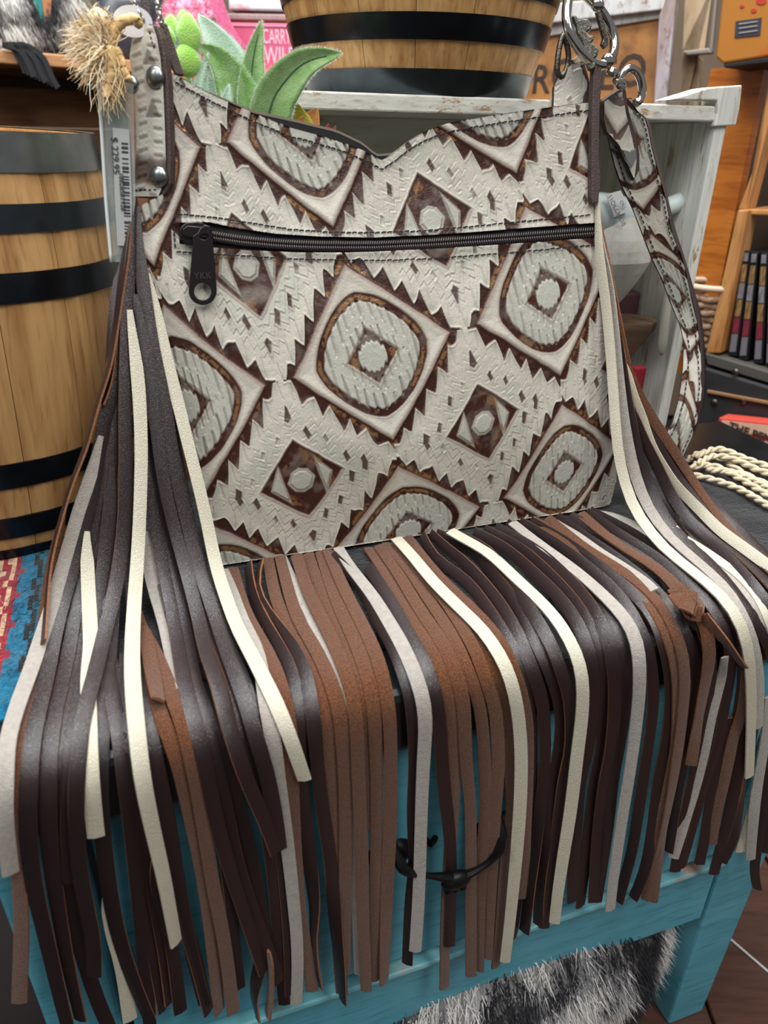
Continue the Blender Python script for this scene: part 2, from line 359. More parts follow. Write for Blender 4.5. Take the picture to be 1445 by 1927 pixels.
for i, c in enumerate(cords):
    P = spline(onz([q[0] for q in c], [q[1] for q in c], ZT+.004+.0035*(i % 3)), 40)
    for s in (0, 1):
        an = np.linspace(0, 26, 40)+s*math.pi; T = unit(np.gradient(P, axis=0)); sd = np.cross(T, ZA)
        Q = P+.0017*(np.cos(an)[:, None]*sd+np.sin(an)[:, None]*ZA)
        v, f = tube(Q, .0021, 6); obj('fringe_cord', v, f, cordm, sb, smooth=True)

# ------------------------------------------------------------------ crate
CB = -.312; CZ0, CZ1 = ZT, .930; CA0, CA1 = -.008, .437
crate = empty('display_crate', abz((CA0+CA1)/2, CB-.11, ZT), 'whitewashed wooden crate standing on its side behind the fringed bag', 'crate')
boxobj('top_board', boxab(CA0, CA1+.003, CB-.20, CB, CZ1-.013, CZ1), MT['crate'], crate, .0015)
boxobj('bottom_board', boxab(CA0, CA1, CB-.20, CB, CZ0, CZ0+.012), MT['crate'], crate, .0015)
boxobj('side_board', boxab(CA1-.013, CA1, CB-.20, CB, CZ0+.012, CZ1-.013), MT['crateside'], crate, .0015)
boxobj('side_board', boxab(CA0, CA0+.013, CB-.20, CB, CZ0+.012, CZ1-.013), MT['crateside'], crate, .0015)
boxobj('back_board', boxab(CA0+.013, CA1-.013, CB-.20, CB-.19, CZ0+.012, CZ1-.013), MT['crateback'], crate, .001)
pts = np.array([(1258, 188), (1330, 166), (1352, 163), (1397, 160), (1392, 205), (1385, 236), (1345, 238), (1350, 214), (1350, 189)], float)
v, f = prism(onb(pts[:, 0], pts[:, 1], CB+.003), -NB, .022)
bev(recalc(obj('corner_cleat', v, f, MT['crateside'], crate)), .0012)

# ------------------------------------------------------------------ barrels
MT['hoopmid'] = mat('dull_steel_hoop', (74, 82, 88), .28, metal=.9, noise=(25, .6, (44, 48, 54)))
def barrel(name, base, tilt, rm, re, H_, hoops, label, group, ns=16, turn=0.):
    t = empty(name, base, label, 'barrel', group); t.rotation_euler = tilt
    def rad(z): return re+(rm-re)*(1-((z-H_/2)/(H_/2))**2)
    sv = []; sf = []; nz, nq = 14, 4; da = 2*math.pi/ns; g = .0009
    for layer in (0, .011):
        for i in range(nz+1):
            z = H_*i/nz; r = rad(z)-layer
            for k in range(nq+1):
                q = -da/2+da*k/nq; rr = r-(g if (k in (0, nq) and not layer) else 0)
                q *= (1-.010)
                sv.append((rr*math.cos(q), rr*math.sin(q), z))
    n1 = (nz+1)*(nq+1)
    for i in range(nz):
        for k in range(nq):
            a = i*(nq+1)+k; sf.append((a, a+1, a+nq+2, a+nq+1)); sf.append((a+n1, a+n1+nq+1, a+n1+nq+2, a+n1+1))
        for k in (0, nq):
            a = i*(nq+1)+k; sf.append((a, a+nq+1, a+nq+1+n1, a+n1))
    for k in range(nq):
        for i in (0, nz): a = i*(nq+1)+k; sf.append((a, a+n1, a+n1+1, a+1))
    s0 = recalc(obj('stave', np.array(sv)+base, sf, MT['oak'], t, auto=40))
    for k in range(ns):
        s = s0 if k == 0 else s0.copy()
        if k: link(s, t)
        s.rotation_euler = (0, 0, da*k+turn)
    for hd, z in (('head', H_-.012), ('bottom_head', .012)):
        c = [(rad(z)-.011)*np.array([math.cos(q), math.sin(q), 0]) for q in np.linspace(0, 2*math.pi, 49)[:-1]]
        v, f = prism(np.array(c)+[0, 0, z]+base, [0, 0, -1], .006); obj(hd, v, f, MT['oak'], t)
    for z0, z1, mk in hoops:
        hv = []; hf = []; n = 64
        for k in range(n):
            q = 2*math.pi*k/n
            for (z, o) in ((z0, -.001), (z0, .0012), ((z0+z1)/2, .0014), (z1, .0012), (z1, -.001)):
                r = rad(max(0, min(H_, z)))+o; hv.append((r*math.cos(q), r*math.sin(q), z))
        for k in range(n):
            j = (k+1) % n
            for i in range(4): hf.append((k*5+i, j*5+i, j*5+i+1, k*5+i+1))
        h = recalc(obj('hoop', np.array(hv)+base, hf, MT[mk], t, auto=40))
        if mk == 'hoopgrey': h['label'] = 'paler steel end hoop'
    return t
lb = np.array([-.343, .595, ZT+.0035])
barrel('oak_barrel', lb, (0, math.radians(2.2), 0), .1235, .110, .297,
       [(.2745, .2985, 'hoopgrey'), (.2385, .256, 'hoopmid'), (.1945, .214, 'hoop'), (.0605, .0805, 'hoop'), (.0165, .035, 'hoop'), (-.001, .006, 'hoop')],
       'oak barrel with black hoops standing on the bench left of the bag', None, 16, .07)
tb = onb(783., 181., CB-.10); tb = np.array([tb[0], tb[1], CZ1+.0005])
dd = np.hypot(*(tb[:2])); rbot = .105*.94
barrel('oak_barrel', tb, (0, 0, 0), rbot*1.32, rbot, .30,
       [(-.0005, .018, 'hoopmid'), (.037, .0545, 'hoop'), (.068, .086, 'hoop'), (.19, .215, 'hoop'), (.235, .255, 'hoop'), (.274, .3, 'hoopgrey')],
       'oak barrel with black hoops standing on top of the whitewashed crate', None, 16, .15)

# ------------------------------------------------------------------ shelves and goods behind, left
nL = np.array([math.sin(math.radians(42)), -math.cos(math.radians(42)), 0]); eL = np.array([-nL[1], nL[0], 0])
pL = CAM+ray(100., 112.)*1.22
def onL(px, py, back=0.): return onplane(np.array(px, float), np.array(py, float), pL-nL*back, nL)
shw = wood('pale_shelf_wood', (196, 150, 106), (172, 124, 80), (6, 6, 60), rough=.55)
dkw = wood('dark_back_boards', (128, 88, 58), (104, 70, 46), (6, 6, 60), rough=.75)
ls = empty('wall_shelf', pL*[1, 1, 0], 'pale wooden wall shelf on a brown back panel above the left barrel', 'shelf')
zb0, zb1 = onL(100, 126.)[2], onL(100, 101.)[2]
k0 = pL @ eL
def boxL(u0, u1, d0, d1, z0, z1):
    return [pL*[1, 1, 0]+eL*u-nL*d+ZA*z for z in (z0, z1) for u, d in ((u0, d0), (u1, d0), (u1, d1), (u0, d1))]
for u0, u1 in ((-.46, -.11), (-.108, .055), (.057, .34)):
    boxobj('plank', boxL(u0, u1, 0, .30, zb0, zb1), shw, ls, .002)
boxobj('shelf_shadow_strip', boxL(-.06, .34, .10, .118, zb0-.028, zb0-.012), mat('shadow_strip_dark', (34, 26, 22), .8), ls)  # dark strip stands in for the shadow gap under the shelf
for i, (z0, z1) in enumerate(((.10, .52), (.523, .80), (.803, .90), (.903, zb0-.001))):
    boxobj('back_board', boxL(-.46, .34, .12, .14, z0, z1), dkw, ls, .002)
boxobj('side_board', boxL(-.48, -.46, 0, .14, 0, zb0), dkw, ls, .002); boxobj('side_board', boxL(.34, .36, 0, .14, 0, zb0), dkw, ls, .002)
# cowhide bag
def fur(name, P, Nn, mats, pick, parent, length, n, droop=.5, width=.0007):
    mb = MB()
    for i in rng.integers(0, len(P), n):
        p = P[i]+rng.normal(size=3)*.002; nn = Nn[i]; d = nn*.35+np.array([0, 0, -droop])+rng.normal(size=3)*.18; d = unit(d)*length*rng.uniform(.6, 1.2)
        w = unit(np.cross(d, nn)+1e-6)*width
        mb.add([p-w, p+w, p+d], [(0, 1, 2)], pick(p))
    return obj(name, mb.v, mb.f, mats, parent, mi=mb.m, kind='stuff')
def vn(p, k=0):      # cheap repeatable mottling
    return math.sin(p[0]*61+k)+math.sin(p[1]*53+p[0]*23+k*2)+math.sin(p[2]*67-p[1]*31+k)
furb = mat('black_hair', (30, 30, 32), .8); furg = mat('grey_hair', (128, 124, 120), .8); furw = mat('white_hair', (196, 193, 188), .8)
def pad(name, outline, p0, n, thick, mats, parent=None):
    """cushion-like body from an outline: grid with rounded depth"""
    o = np.array(outline, float); P = onplane(o[:, 0], o[:, 1], p0, n); c = P.mean(0); v = []; f = []; k = len(P); m = 7
    for s in (1, -1):
        for r in range(m):
            t = r/(m-1); dz = thick/2*math.sqrt(max(0, 1-(1-t*1.0)**4)) if r else 0
            for q in P: v.append(q+(c-q)*t*.98+np.asarray(n)*s*dz)
    for s in (0, 1):
        b = s*m*k
        for r in range(m-1):
            for i in range(k): a = b+r*k+i; a2 = b+r*k+(i+1) % k; f.append((a, a2, a2+k, a+k))
        f.append([b+(m-1)*k+i for i in range(k)])
    return recalc(obj(name, v, f, mats, parent, smooth=True, base=None if parent else c))
cb = empty('cowhide_tote', onL(70, 104., .08)*[1, 1, 0]+[0, 0, zb1], 'grey and black cowhide tote with a teal and rust inlay on the left shelf', 'bag')
ot = [(-60, 104), (-62, 40), (-50, -30), (40, -40), (150, -38), (166, 20), (168, 70), (160, 108), (100, 111), (20, 108)]
body = pad('hide_body', ot, pL-nL*.08, nL, .085, mat('cowhide', (120, 116, 112), .9, noise=((30, 30, 16), 1., (40, 39, 40))), cb)
me = body.data; vv = np.array([x.co[:] for x in me.vertices])+LOC[body.name]; sel = [i for i in range(len(vv)) if (vv[i]-(pL-nL*.08)) @ nL > -.005]
P = []; 
for q in me.polygons:
    c = [vv[i] for i in q.vertices]
    if len(c) == 4:
        for _ in range(6): w = rng.dirichlet([1]*4); P.append(sum(w[i]*c[i] for i in range(4)))
P = np.array(P); P = P[((P-(pL-nL*.08)) @ nL) > 0]
def pickfur(p): s = vn(p*1.2)+rng.normal()*.35; return 0 if s > .9 else (2 if s < -.9 else 1)
fur('hair', P, np.tile(nL, (len(P), 1)), [furb, furg, furw], pickfur, cb, .022, 9000, .9, .0011)
pxprism('inlay', [(60, -8), (78, -6), (86, 46), (79, 44)], pL-nL*.032, nL, .006, mat('teal_leather', (40, 130, 128), .5), cb, label='teal inlay stripe')
pxprism('inlay', [(78, -6), (97, -5), (95, 30), (88, 44), (86, 45)], pL-nL*.031, nL, .006, mat('tan_leather', (178, 120, 84), .5), cb, label='tan inlay stripe')
bf = mat('black_fringe_leather', (34, 35, 40), .55)
for i in range(9):
    x0 = 18+i*4.5; pts = [(x0-14, 84), (x0+8, 92), (x0+20+i*1.2, 112), (x0+28+i*2.0, 130+i*2), (x0+30+i*3.2, 138+i*3.4)]
    Pq = onL([p[0] for p in pts], [p[1] for p in pts], -.006-.002*(i % 3)); Q = spline(Pq, 14)
    w = np.cross(unit(np.gradient(Q, axis=0)), nL)*.0045; v = np.r_[Q-w, Q+w, Q-w-nL*.0015, Q+w-nL*.0015]; n = 14
    f = [(k, k+1, n+k+1, n+k) for k in range(n-1)]+[(2*n+k, 3*n+k, 3*n+k+1, 2*n+k+1) for k in range(n-1)]+[(k, 2*n+k, 2*n+k+1, k+1) for k in range(n-1)]+[(n+k, n+k+1, 3*n+k+1, 3*n+k) for k in range(n-1)]
    recalc(obj('fringe_strand', v, f, bf, cb))
tag(pad('dark_pouch', [(172, 116), (168, 40), (185, -20), (300, -20), (318, 60), (312, 122), (240, 124)], pL-nL*.10, nL, .07, mat('black_pouch_leather', (30, 33, 42), .4, noise=(12, .6, (62, 66, 80)))),
    'black leather pouch on the left shelf beside the cowhide tote', 'pouch')
# second shelf with pink goods
YS = 1.50
def onS(px, py, d=0.): return onY(np.array(px, float), np.array(py, float), YS+d)
zs1, zs0 = onS(520, 136)[2], onS(520, 156)[2]
x0, x1 = onS(250, 140)[0], onS(760, 140)[0]
s2 = empty('back_shelf', (0.5*(x0+x1), YS+.15, 0), 'orange brown shelf board behind the succulent holding pink goods', 'shelf')
boxobj('shelf_board', box(x0, x1, YS, YS+.32, zs0, zs1), wood('orange_shelf_wood', (206, 148, 92), (184, 122, 68), (60, 6, 6), rough=.5), s2, .002)
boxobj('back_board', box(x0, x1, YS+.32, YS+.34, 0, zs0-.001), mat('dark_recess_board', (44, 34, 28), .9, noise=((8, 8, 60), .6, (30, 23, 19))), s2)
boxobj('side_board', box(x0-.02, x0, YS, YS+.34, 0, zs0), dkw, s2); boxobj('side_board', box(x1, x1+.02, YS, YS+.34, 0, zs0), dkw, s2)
pk = mat('pink_paint', (218, 96, 132), .5, noise=(20, .4, (206, 84, 118))); pk2 = mat('pale_pink_paint', (232, 150, 176), .5)
def boxS(px0, px1, py0, py1, d0, d1, zlo=None):
    a = onS(px0, py0, d0); b = onS(px1, py1, d0); z0 = zlo if zlo is not None else b[2]
    return box(a[0], b[0], YS+d0, YS+d1, z0, a[2])
ps = empty('pink_word_sign', onS(520, 134)*[1, 1, 0]+[0, YS*0, zs1], 'pink block sign with white lettering standing on the back shelf', 'sign')
ps.location = (onS(520, 134)[0], YS+.02, zs1); LOC[ps.name] = np.array(ps.location)
boxobj('sign_block', boxS(428, 640, 42, 132, .015, .045, zs1), pk, ps, .002)
boxobj('top_band', boxS(428, 640, 46, 53, .0135, .0165), pk2, ps, .0005, label='pale pink band along the top')
wl = mat('white_sign_paint', (240, 206, 222), .6)
c = onS(494, 70, .0145); text('lettering', 'CARRY ON', .031, c, [.50, 0, 0], [0, 0, 1], wl, ps, .0005)
c = onS(497, 106, .0145); text('lettering', 'WILD ONE', .038, c, [.62, 0, 0], [0, 0, 1], wl, ps, .0005)
tag(boxobj('weathered_board', boxS(398, 640, 24, 41, .02, .06), wood('grey_pink_board', (172, 148, 146), (150, 124, 124), (60, 6, 6)), None, .002, base=onS(520, 41)), 'weathered grey pink board lying across the top of the pink sign', 'board')
pb = boxobj('pastel_box', boxS(425, 640, -70, 23, .02, .10), mat('pastel_print', (222, 224, 232), .6, noise=((14, 14, 18), .8, (206, 140, 150), (.52, .6))), None, .003, base=onS(520, 23)); tag(pb, 'pale blue and pink printed box above the pink sign', 'box')
pf = mat('pink_plush', (214, 112, 148), .95, noise=(60, 1., (236, 160, 186)), sheen=.5)
plush = empty('plush_toy', (onS(350, 130)[0], YS+.06, zs1), 'fuzzy pink plush on the back shelf beside the pink sign', 'toy')
v, f = ellip(20, 14); rad = np.array([.062, .05, (onS(350, -20)[2]-zs1)/2]); cc = np.array([onS(352, 60)[0], YS+.06, zs1+rad[2]])
obj('body', cc+v*rad, f, pf, plush, smooth=True)
P = cc+np.array([q*rad for q in unit(rng.normal(size=(4000, 3)))])
fur('pile', P, unit(P-cc), [pf, mat('pale_pink_pile', (240, 176, 200), .9)], lambda p: int(rng.random() < .4), plush, .010, 5000, .1, .0012)
rb = [(398, -30), (408, 5), (420, 40), (436, 72), (452, 92)]
Q = spline(onS([q[0] for q in rb], [q[1] for q in rb], -.03), 20); wd_ = np.linspace(.010, .012, 20)[:, None]; wv = np.array([1, 0, .2])*wd_
n = 20; v = np.r_[Q-wv, Q+wv, Q-wv+[0, .004, 0], Q+wv+[0, .004, 0]]
f = [(k, k+1, n+k+1, n+k) for k in range(n-1)]+[(2*n+k, 3*n+k, 3*n+k+1, 2*n+k+1) for k in range(n-1)]+[(k, 2*n+k, 2*n+k+1, k+1) for k in range(n-1)]+[(n+k, n+k+1, 3*n+k+1, 3*n+k) for k in range(n-1)]
tag(recalc(obj('pink_scarf', v, f, mat('pink_chenille', (232, 120, 160), .9, noise=(90, .9, (206, 90, 132)), bump=(300, 1.)), base=Q[0])), 'pink fuzzy scarf end hanging in front of the pink sign', 'scarf')

# ------------------------------------------------------------------ right: word sign, boards, box, shelving
nS = unit(np.array([-.45, -.89, 0])); pS = CAM+ray(1130., 110.)*1.30
def onG(px, py, d=0.): return onplane(np.array(px, float), np.array(py, float), pS-nS*d, nS)
tanw = wood('tan_plywood', (180, 124, 66), (128, 84, 46), (9, 9, 9), rough=.6, bump=.1)
sgn = empty('framed_word_sign', onG(1130, 200)*[1, 1, 0], 'tan wooden sign with black letters in a whitewashed frame behind the crate', 'sign')
pxprism('panel', [(900, 320), (900, 60), (1240, 10), (1250, 340)], pS, nS, .012, tanw, sgn)
frm = wood('chipped_white_frame', (206, 208, 206), (184, 180, 178), (30, 30, 8), rough=.7, wear=((40, 40, 40), .57, (140, 110, 92)))
pxprism('frame_rail', [(880, 92), (880, 62), (1247, 20), (1246, 34)], pS+nS*.006, nS, .026, frm, sgn, .002)
pxprism('frame_rail', [(880, 62), (880, 24), (1266, -18), (1248, 18)], pS+nS*.018, nS, .03, frm, sgn, .002)
pxprism('frame_stile', [(1240, 30), (1262, -40), (1276, -40), (1248, 250), (1226, 250)], pS+nS*.018, nS, .03, wood('chipped_violet_frame', (176, 172, 178), (150, 128, 122), (40, 40, 8), rough=.7, wear=((40, 40, 30), .55, (128, 96, 80))), sgn, .002)
bl = mat('black_stencil', (44, 32, 24), .7, noise=(60, .5, (84, 60, 40)))
eS = np.array([-nS[1], nS[0], 0]);
for ch, x, y, s in (('R', 1000, 152, .058), ('O', 1036, 143, .062), ('D', 1084, 145, .06), ('E', 1126, 143, .06), ('O', 1160, 136, .062)):
    text('letter', ch, s*1.12, onG(x, y, -.0005), eS*.9, ZA, bl, sgn, .0004, bold=.0008)
bgw = wood('beige_boards', (186, 164, 134), (160, 136, 106), (30, 30, 9), rough=.75)
tag(pxprism('beige_panel', [(1277, 260), (1290, -30), (1342, -30), (1326, 92), (1284, 96)], pS-nS*.035, nS, .02, bgw, None, .003, base=onG(1300, 260)), 'beige weathered wood panel with grey edging right of the framed sign', 'panel')
gs = empty('picture_frame', onG(1325, 104), 'narrow grey picture frame edge leaning beside the beige panel', 'frame')
fg = mat('grey_frame_paint', (132, 122, 112), .6)
pxprism('frame_stile', [(1334, 92), (1346, -30), (1352, -30), (1340, 100)], pS-nS*.015, nS, .02, fg, gs, .002)
pxprism('frame_rail', [(1284, 96), (1334, 90), (1340, 100), (1292, 104)], pS-nS*.014, nS, .02, fg, gs, .002)
tag(pxprism('pale_crate', [(1276, 250), (1288, 106), (1318, 106), (1312, 250)], pS-nS*.062, nS, .05, bgw, None, .003, base=onG(1300, 250)), 'pale wooden box end below the beige panel', 'box')
nR = unit(np.array([-.74, -.67, 0])); pR = CAM+ray(1400., 560.)*1.12
def onR(px, py, d=0.): return onplane(np.array(px, float), np.array(py, float), pR-nR*d, nR)
eR = np.array([-nR[1], nR[0], 0])
su = empty('shelving_unit', onR(1420, 900)*[1, 1, 0], 'orange brown wooden shelving unit at the right with a row of cases', 'shelf')
org = wood('amber_varnished_wood', (206, 124, 44), (176, 96, 30), (8, 8, 60), rough=.35, coat=.2, bump=.1)
edgew = wood('pale_edge_wood', (206, 150, 92), (176, 118, 64), (40, 40, 6), rough=.5)
pxprism('side_panel', [(1338, 130), (1440, 118), (1322, 700), (1225, 700)], pR-nR*.05, nR, .02, org, su)
pxprism('front_stile', [(1424, 300), (1450, 120), (1475, 120), (1405, 395), (1388, 395)], pR-nR*.0, nR, .03, edgew, su, .002)
pxprism('front_stile', [(1388, 395), (1408, 395), (1354, 665), (1328, 665)], pR+nR*.012, nR, .035, edgew, su, .002)
pxprism('shelf_board', [(1390, 393), (1500, 396), (1500, 408), (1396, 404)], pR, nR, .2, edgew, su, .002)
pxprism('back_panel', [(1380, 60), (1560, 60), (1540, 760), (1320, 700)], pR-nR*.20, nR, .01, mat('shelf_recess', (62, 48, 34), .9), su)
pxprism('base_board', [(1326, 664), (1500, 716), (1500, 738), (1330, 686)], pR+nR*.015, nR, .22, mat('grey_metal_shelf', (86, 84, 78), .5), su, .002)
casem = mat('black_case', (26, 25, 27), .35); yel = mat('yellow_print', (166, 128, 74), .5, noise=((300, 300, 60), .9, (74, 62, 50))); wht = mat('silver_print', (150, 146, 150), .45, noise=((300, 300, 60), .9, (90, 88, 94))); redp = mat('red_print', (140, 44, 60), .5, noise=((300, 300, 60), .6, (80, 34, 44))); gry = mat('grey_print', (118, 114, 120), .5)
def lerp(a, b, t): return np.array(a)+(np.array(b)-np.array(a))*t
for i, (xt, xb) in enumerate(((1398, 1369), (1413, 1389), (1431, 1417), (1447, 1440))):
    yt, yb = 472+i*1.5, 668+i*7
    t = empty('video_case', onR(xb+6, yb, .002), ('black video case with yellow and red spine, first from the wooden upright', 'black video case with yellow and red spine, second from the wooden upright', 'black video case with yellow and red spine, third from the wooden upright', 'black video case with yellow and red spine, farthest from the wooden upright')[i], 'case', 'video cases on the right shelf')
    wd2 = 14
    pxprism('spine', [(xt, yt), (xt+wd2, yt+1), (xb+wd2+4, yb+3), (xb, yb)], pR-nR*.002, nR, .12, casem, t, .001)
    for a, b, m in ((.02, .10, wht), (.13, .30, yel), (.31, .46, wht), (.47, .63, yel), (.64, .79, redp), (.80, .97, gry)):
        q = [lerp((xt+2, yt), (xb+2, yb), a), lerp((xt+wd2-3, yt), (xb+wd2, yb), a), lerp((xt+wd2-3, yt), (xb+wd2, yb), b), lerp((xt+2, yt), (xb+2, yb), b)]
        pxprism('spine_print', q, pR-nR*.0012, nR, .0006, m, t)
ob = empty('painted_box', onR(1400, 118, -.02), 'mustard box with red painted spots and a dark label at the top right', 'box')
mus = mat('mustard_paint', (176, 112, 36), .6, noise=((16, 16, 16), .9, (190, 60, 26), (.56, .68)))
pxprism('box_front', [(1346, 108), (1362, -40), (1500, -60), (1500, 98), (1360, 120)], pR+nR*.02, nR, .10, mus, ob, .003)
pxprism('box_base', [(1360, 121), (1500, 99), (1500, 110), (1364, 128)], pR+nR*.02, nR, .10, mat('black_box_base', (24, 22, 24), .6), ob, .001)
lab = pxprism('label', [(1384, 40), (1433, 33), (1430, 66), (1382, 71)], pR+nR*.0212, nR, .001, mat('navy_label', (52, 54, 66), .6), ob, label='navy label patch')
lt = mat('label_thread', (150, 146, 140), .7)
for y, t_, s in ((45, 'WOVEN', .0075), (53, 'WARRANTED', .009), (62, 'WOOL', .0075)):
    pass
for y in (43, 51, 60):
    pxprism('label_print', [(1390, y+1), (1425, y-4), (1425, y-1.5), (1390, y+3.5)], pR+nR*.0222, nR, .0008, lt, ob)
for (x, y, r) in ((1432, 2, 7), (1396, 12, 3), (1418, 20, 4)):
    a = np.linspace(0, 2*math.pi, 14)[:-1]; pxprism('paint_spot', [(x+r*math.cos(q)*1.4, y+r*math.sin(q)) for q in a], pR+nR*.0209, nR, .0007, mat('red_paint_spot', (184, 50, 36), .6), ob)
# trunk, red packet, basket
tk = empty('black_trunk', onR(1400, 880, -.02), 'black trunk with a tan strip and small rivets under the shelving', 'trunk')
bk = mat('black_trunk_paint', (38, 40, 42), .6, noise=(30, .5, (58, 58, 58)))
pxprism('trunk_body', [(1318, 690), (1500, 745), (1500, 960), (1300, 880)], pR+nR*.02, nR, .18, bk, tk, .003)
pxprism('lid_strip', [(1330, 734), (1500, 766), (1500, 772), (1330, 740)], pR+nR*.024, nR, .02, mat('tan_strip', (150, 116, 78), .6), tk, .001)
for p in ((1344, 757), (1399, 756), (1384, 700)):
    v, f = dome(onR(*p, -.02), nR, .006, .004, 10, 4); obj('rivet', v, f, MT['pewter'], tk, smooth=True)
rp = empty('red_packet', onR(1400, 880, -.05), 'red and cream printed packet leaning on the black trunk', 'packet')
pxprism('packet', [(1352, 786), (1520, 804), (1520, 900), (1338, 846)], pR+nR*.055, nR, .03, mat('red_card', (206, 76, 64), .5), rp, .002)
crm = mat('cream_card', (240, 196, 168), .5)
pxprism('print_panel', [(1358, 791), (1520, 809), (1520, 826), (1355, 812)], pR+nR*.0556, nR, .0008, crm, rp)
pxprism('print_panel', [(1354, 822), (1520, 838), (1520, 862), (1350, 838)], pR+nR*.0556, nR, .0008, crm, rp)
c = onR(1372, 801, -.0568); text('lettering', 'THE PENDLETON', .017, c, unit(eR+ZA*-.06), ZA, mat('dark_ink', (70, 50, 46), .6), rp, .0003, bold=.0004)
bkt = empty('wicker_basket', onR(1330, 660, .0), 'small woven basket with a pale rim standing behind the bag strap', 'basket')
wk = mat('wicker', (176, 146, 116), .8, noise=(120, .8, (110, 82, 60)), bump=(200, 1.))
cB = onR(1328, 590, .02)
bvs = []
for i, (r, z) in enumerate(((.030, -.055), (.036, -.02), (.040, .03))):
    pass
mb = MB()
for i in range(9):
    z = -.055+.0105*i; r = .030+.0012*i; a = np.linspace(0, 2*math.pi, 29)[:-1]
    v, f = tube(np.stack([cB[0]+r*np.cos(a), cB[1]+r*np.sin(a)+.002*np.sin(a*7+i*3), cB[2]+z+.0015*np.sin(a*7+i*3.14)], 1), .006, 6, True); mb.add(v, f)
obj('weave', mb.v, mb.f, wk, bkt, smooth=True)
v, f = tube(np.stack([cB[0]+.043*np.cos(a), cB[1]+.043*np.sin(a), cB[2]+.045+0*a], 1), .005, 8, True); obj('rim', v, f, mat('pale_rim', (214, 190, 166), .7), bkt, smooth=True)
# ------------------------------------------------------------------ embossed pattern
CS=np.array([[0.3062,-0.0026],[0.3289,-1.167],[0.1288,0.0778],[-0.0147,-0.1521],[1.2208,0.2614],[0.0088,0.0226],[0.0606,0.0552],[-0.0225,0.0974],[-0.1692,0.0276],[0.1027,0.054]])
def hsh(i,j,k=0):
    i=np.asarray(i).astype(np.int64);j=np.asarray(j).astype(np.int64)
    h=(i*374761393+j*668265263+k*974634777)&0x7fffffff
    h=((h^(h>>13))*1274126177)&0x7fffffff
    return ((h^(h>>16))&0xffff)/65535.
def vnoise(x,y,k=0):
    i=np.floor(x);j=np.floor(y);fx=x-i;fy=y-j
    fx=fx*fx*(3-2*fx);fy=fy*fy*(3-2*fy)
    a=hsh(i,j,k);b=hsh(i+1,j,k);c=hsh(i,j+1,k);d=hsh(i+1,j+1,k)
    return a+(b-a)*fx+(c-a)*fy+(a-b-c+d)*fx*fy
def fbm(x,y,k=0,o=3):
    s=0;a=.5
    for m in range(o): s=s+a*vnoise(x*2**m,y*2**m,k+m*7); a*=.5
    return s/(1-.5**o)
def sm(a,b,x):
    t=np.clip((x-a)/(b-a),0,1); return t*t*(3-2*t)
def band(x,lo,hi,w): return sm(lo-w,lo+w,x)*(1-sm(hi-w,hi+w,x))
def lattice(u,v):
    x=u*5;y=v*5-.8
    B=np.stack([x**i*y**j for i in range(4) for j in range(4-i)],-1)
    return B@CS[:,0],B@CS[:,1]
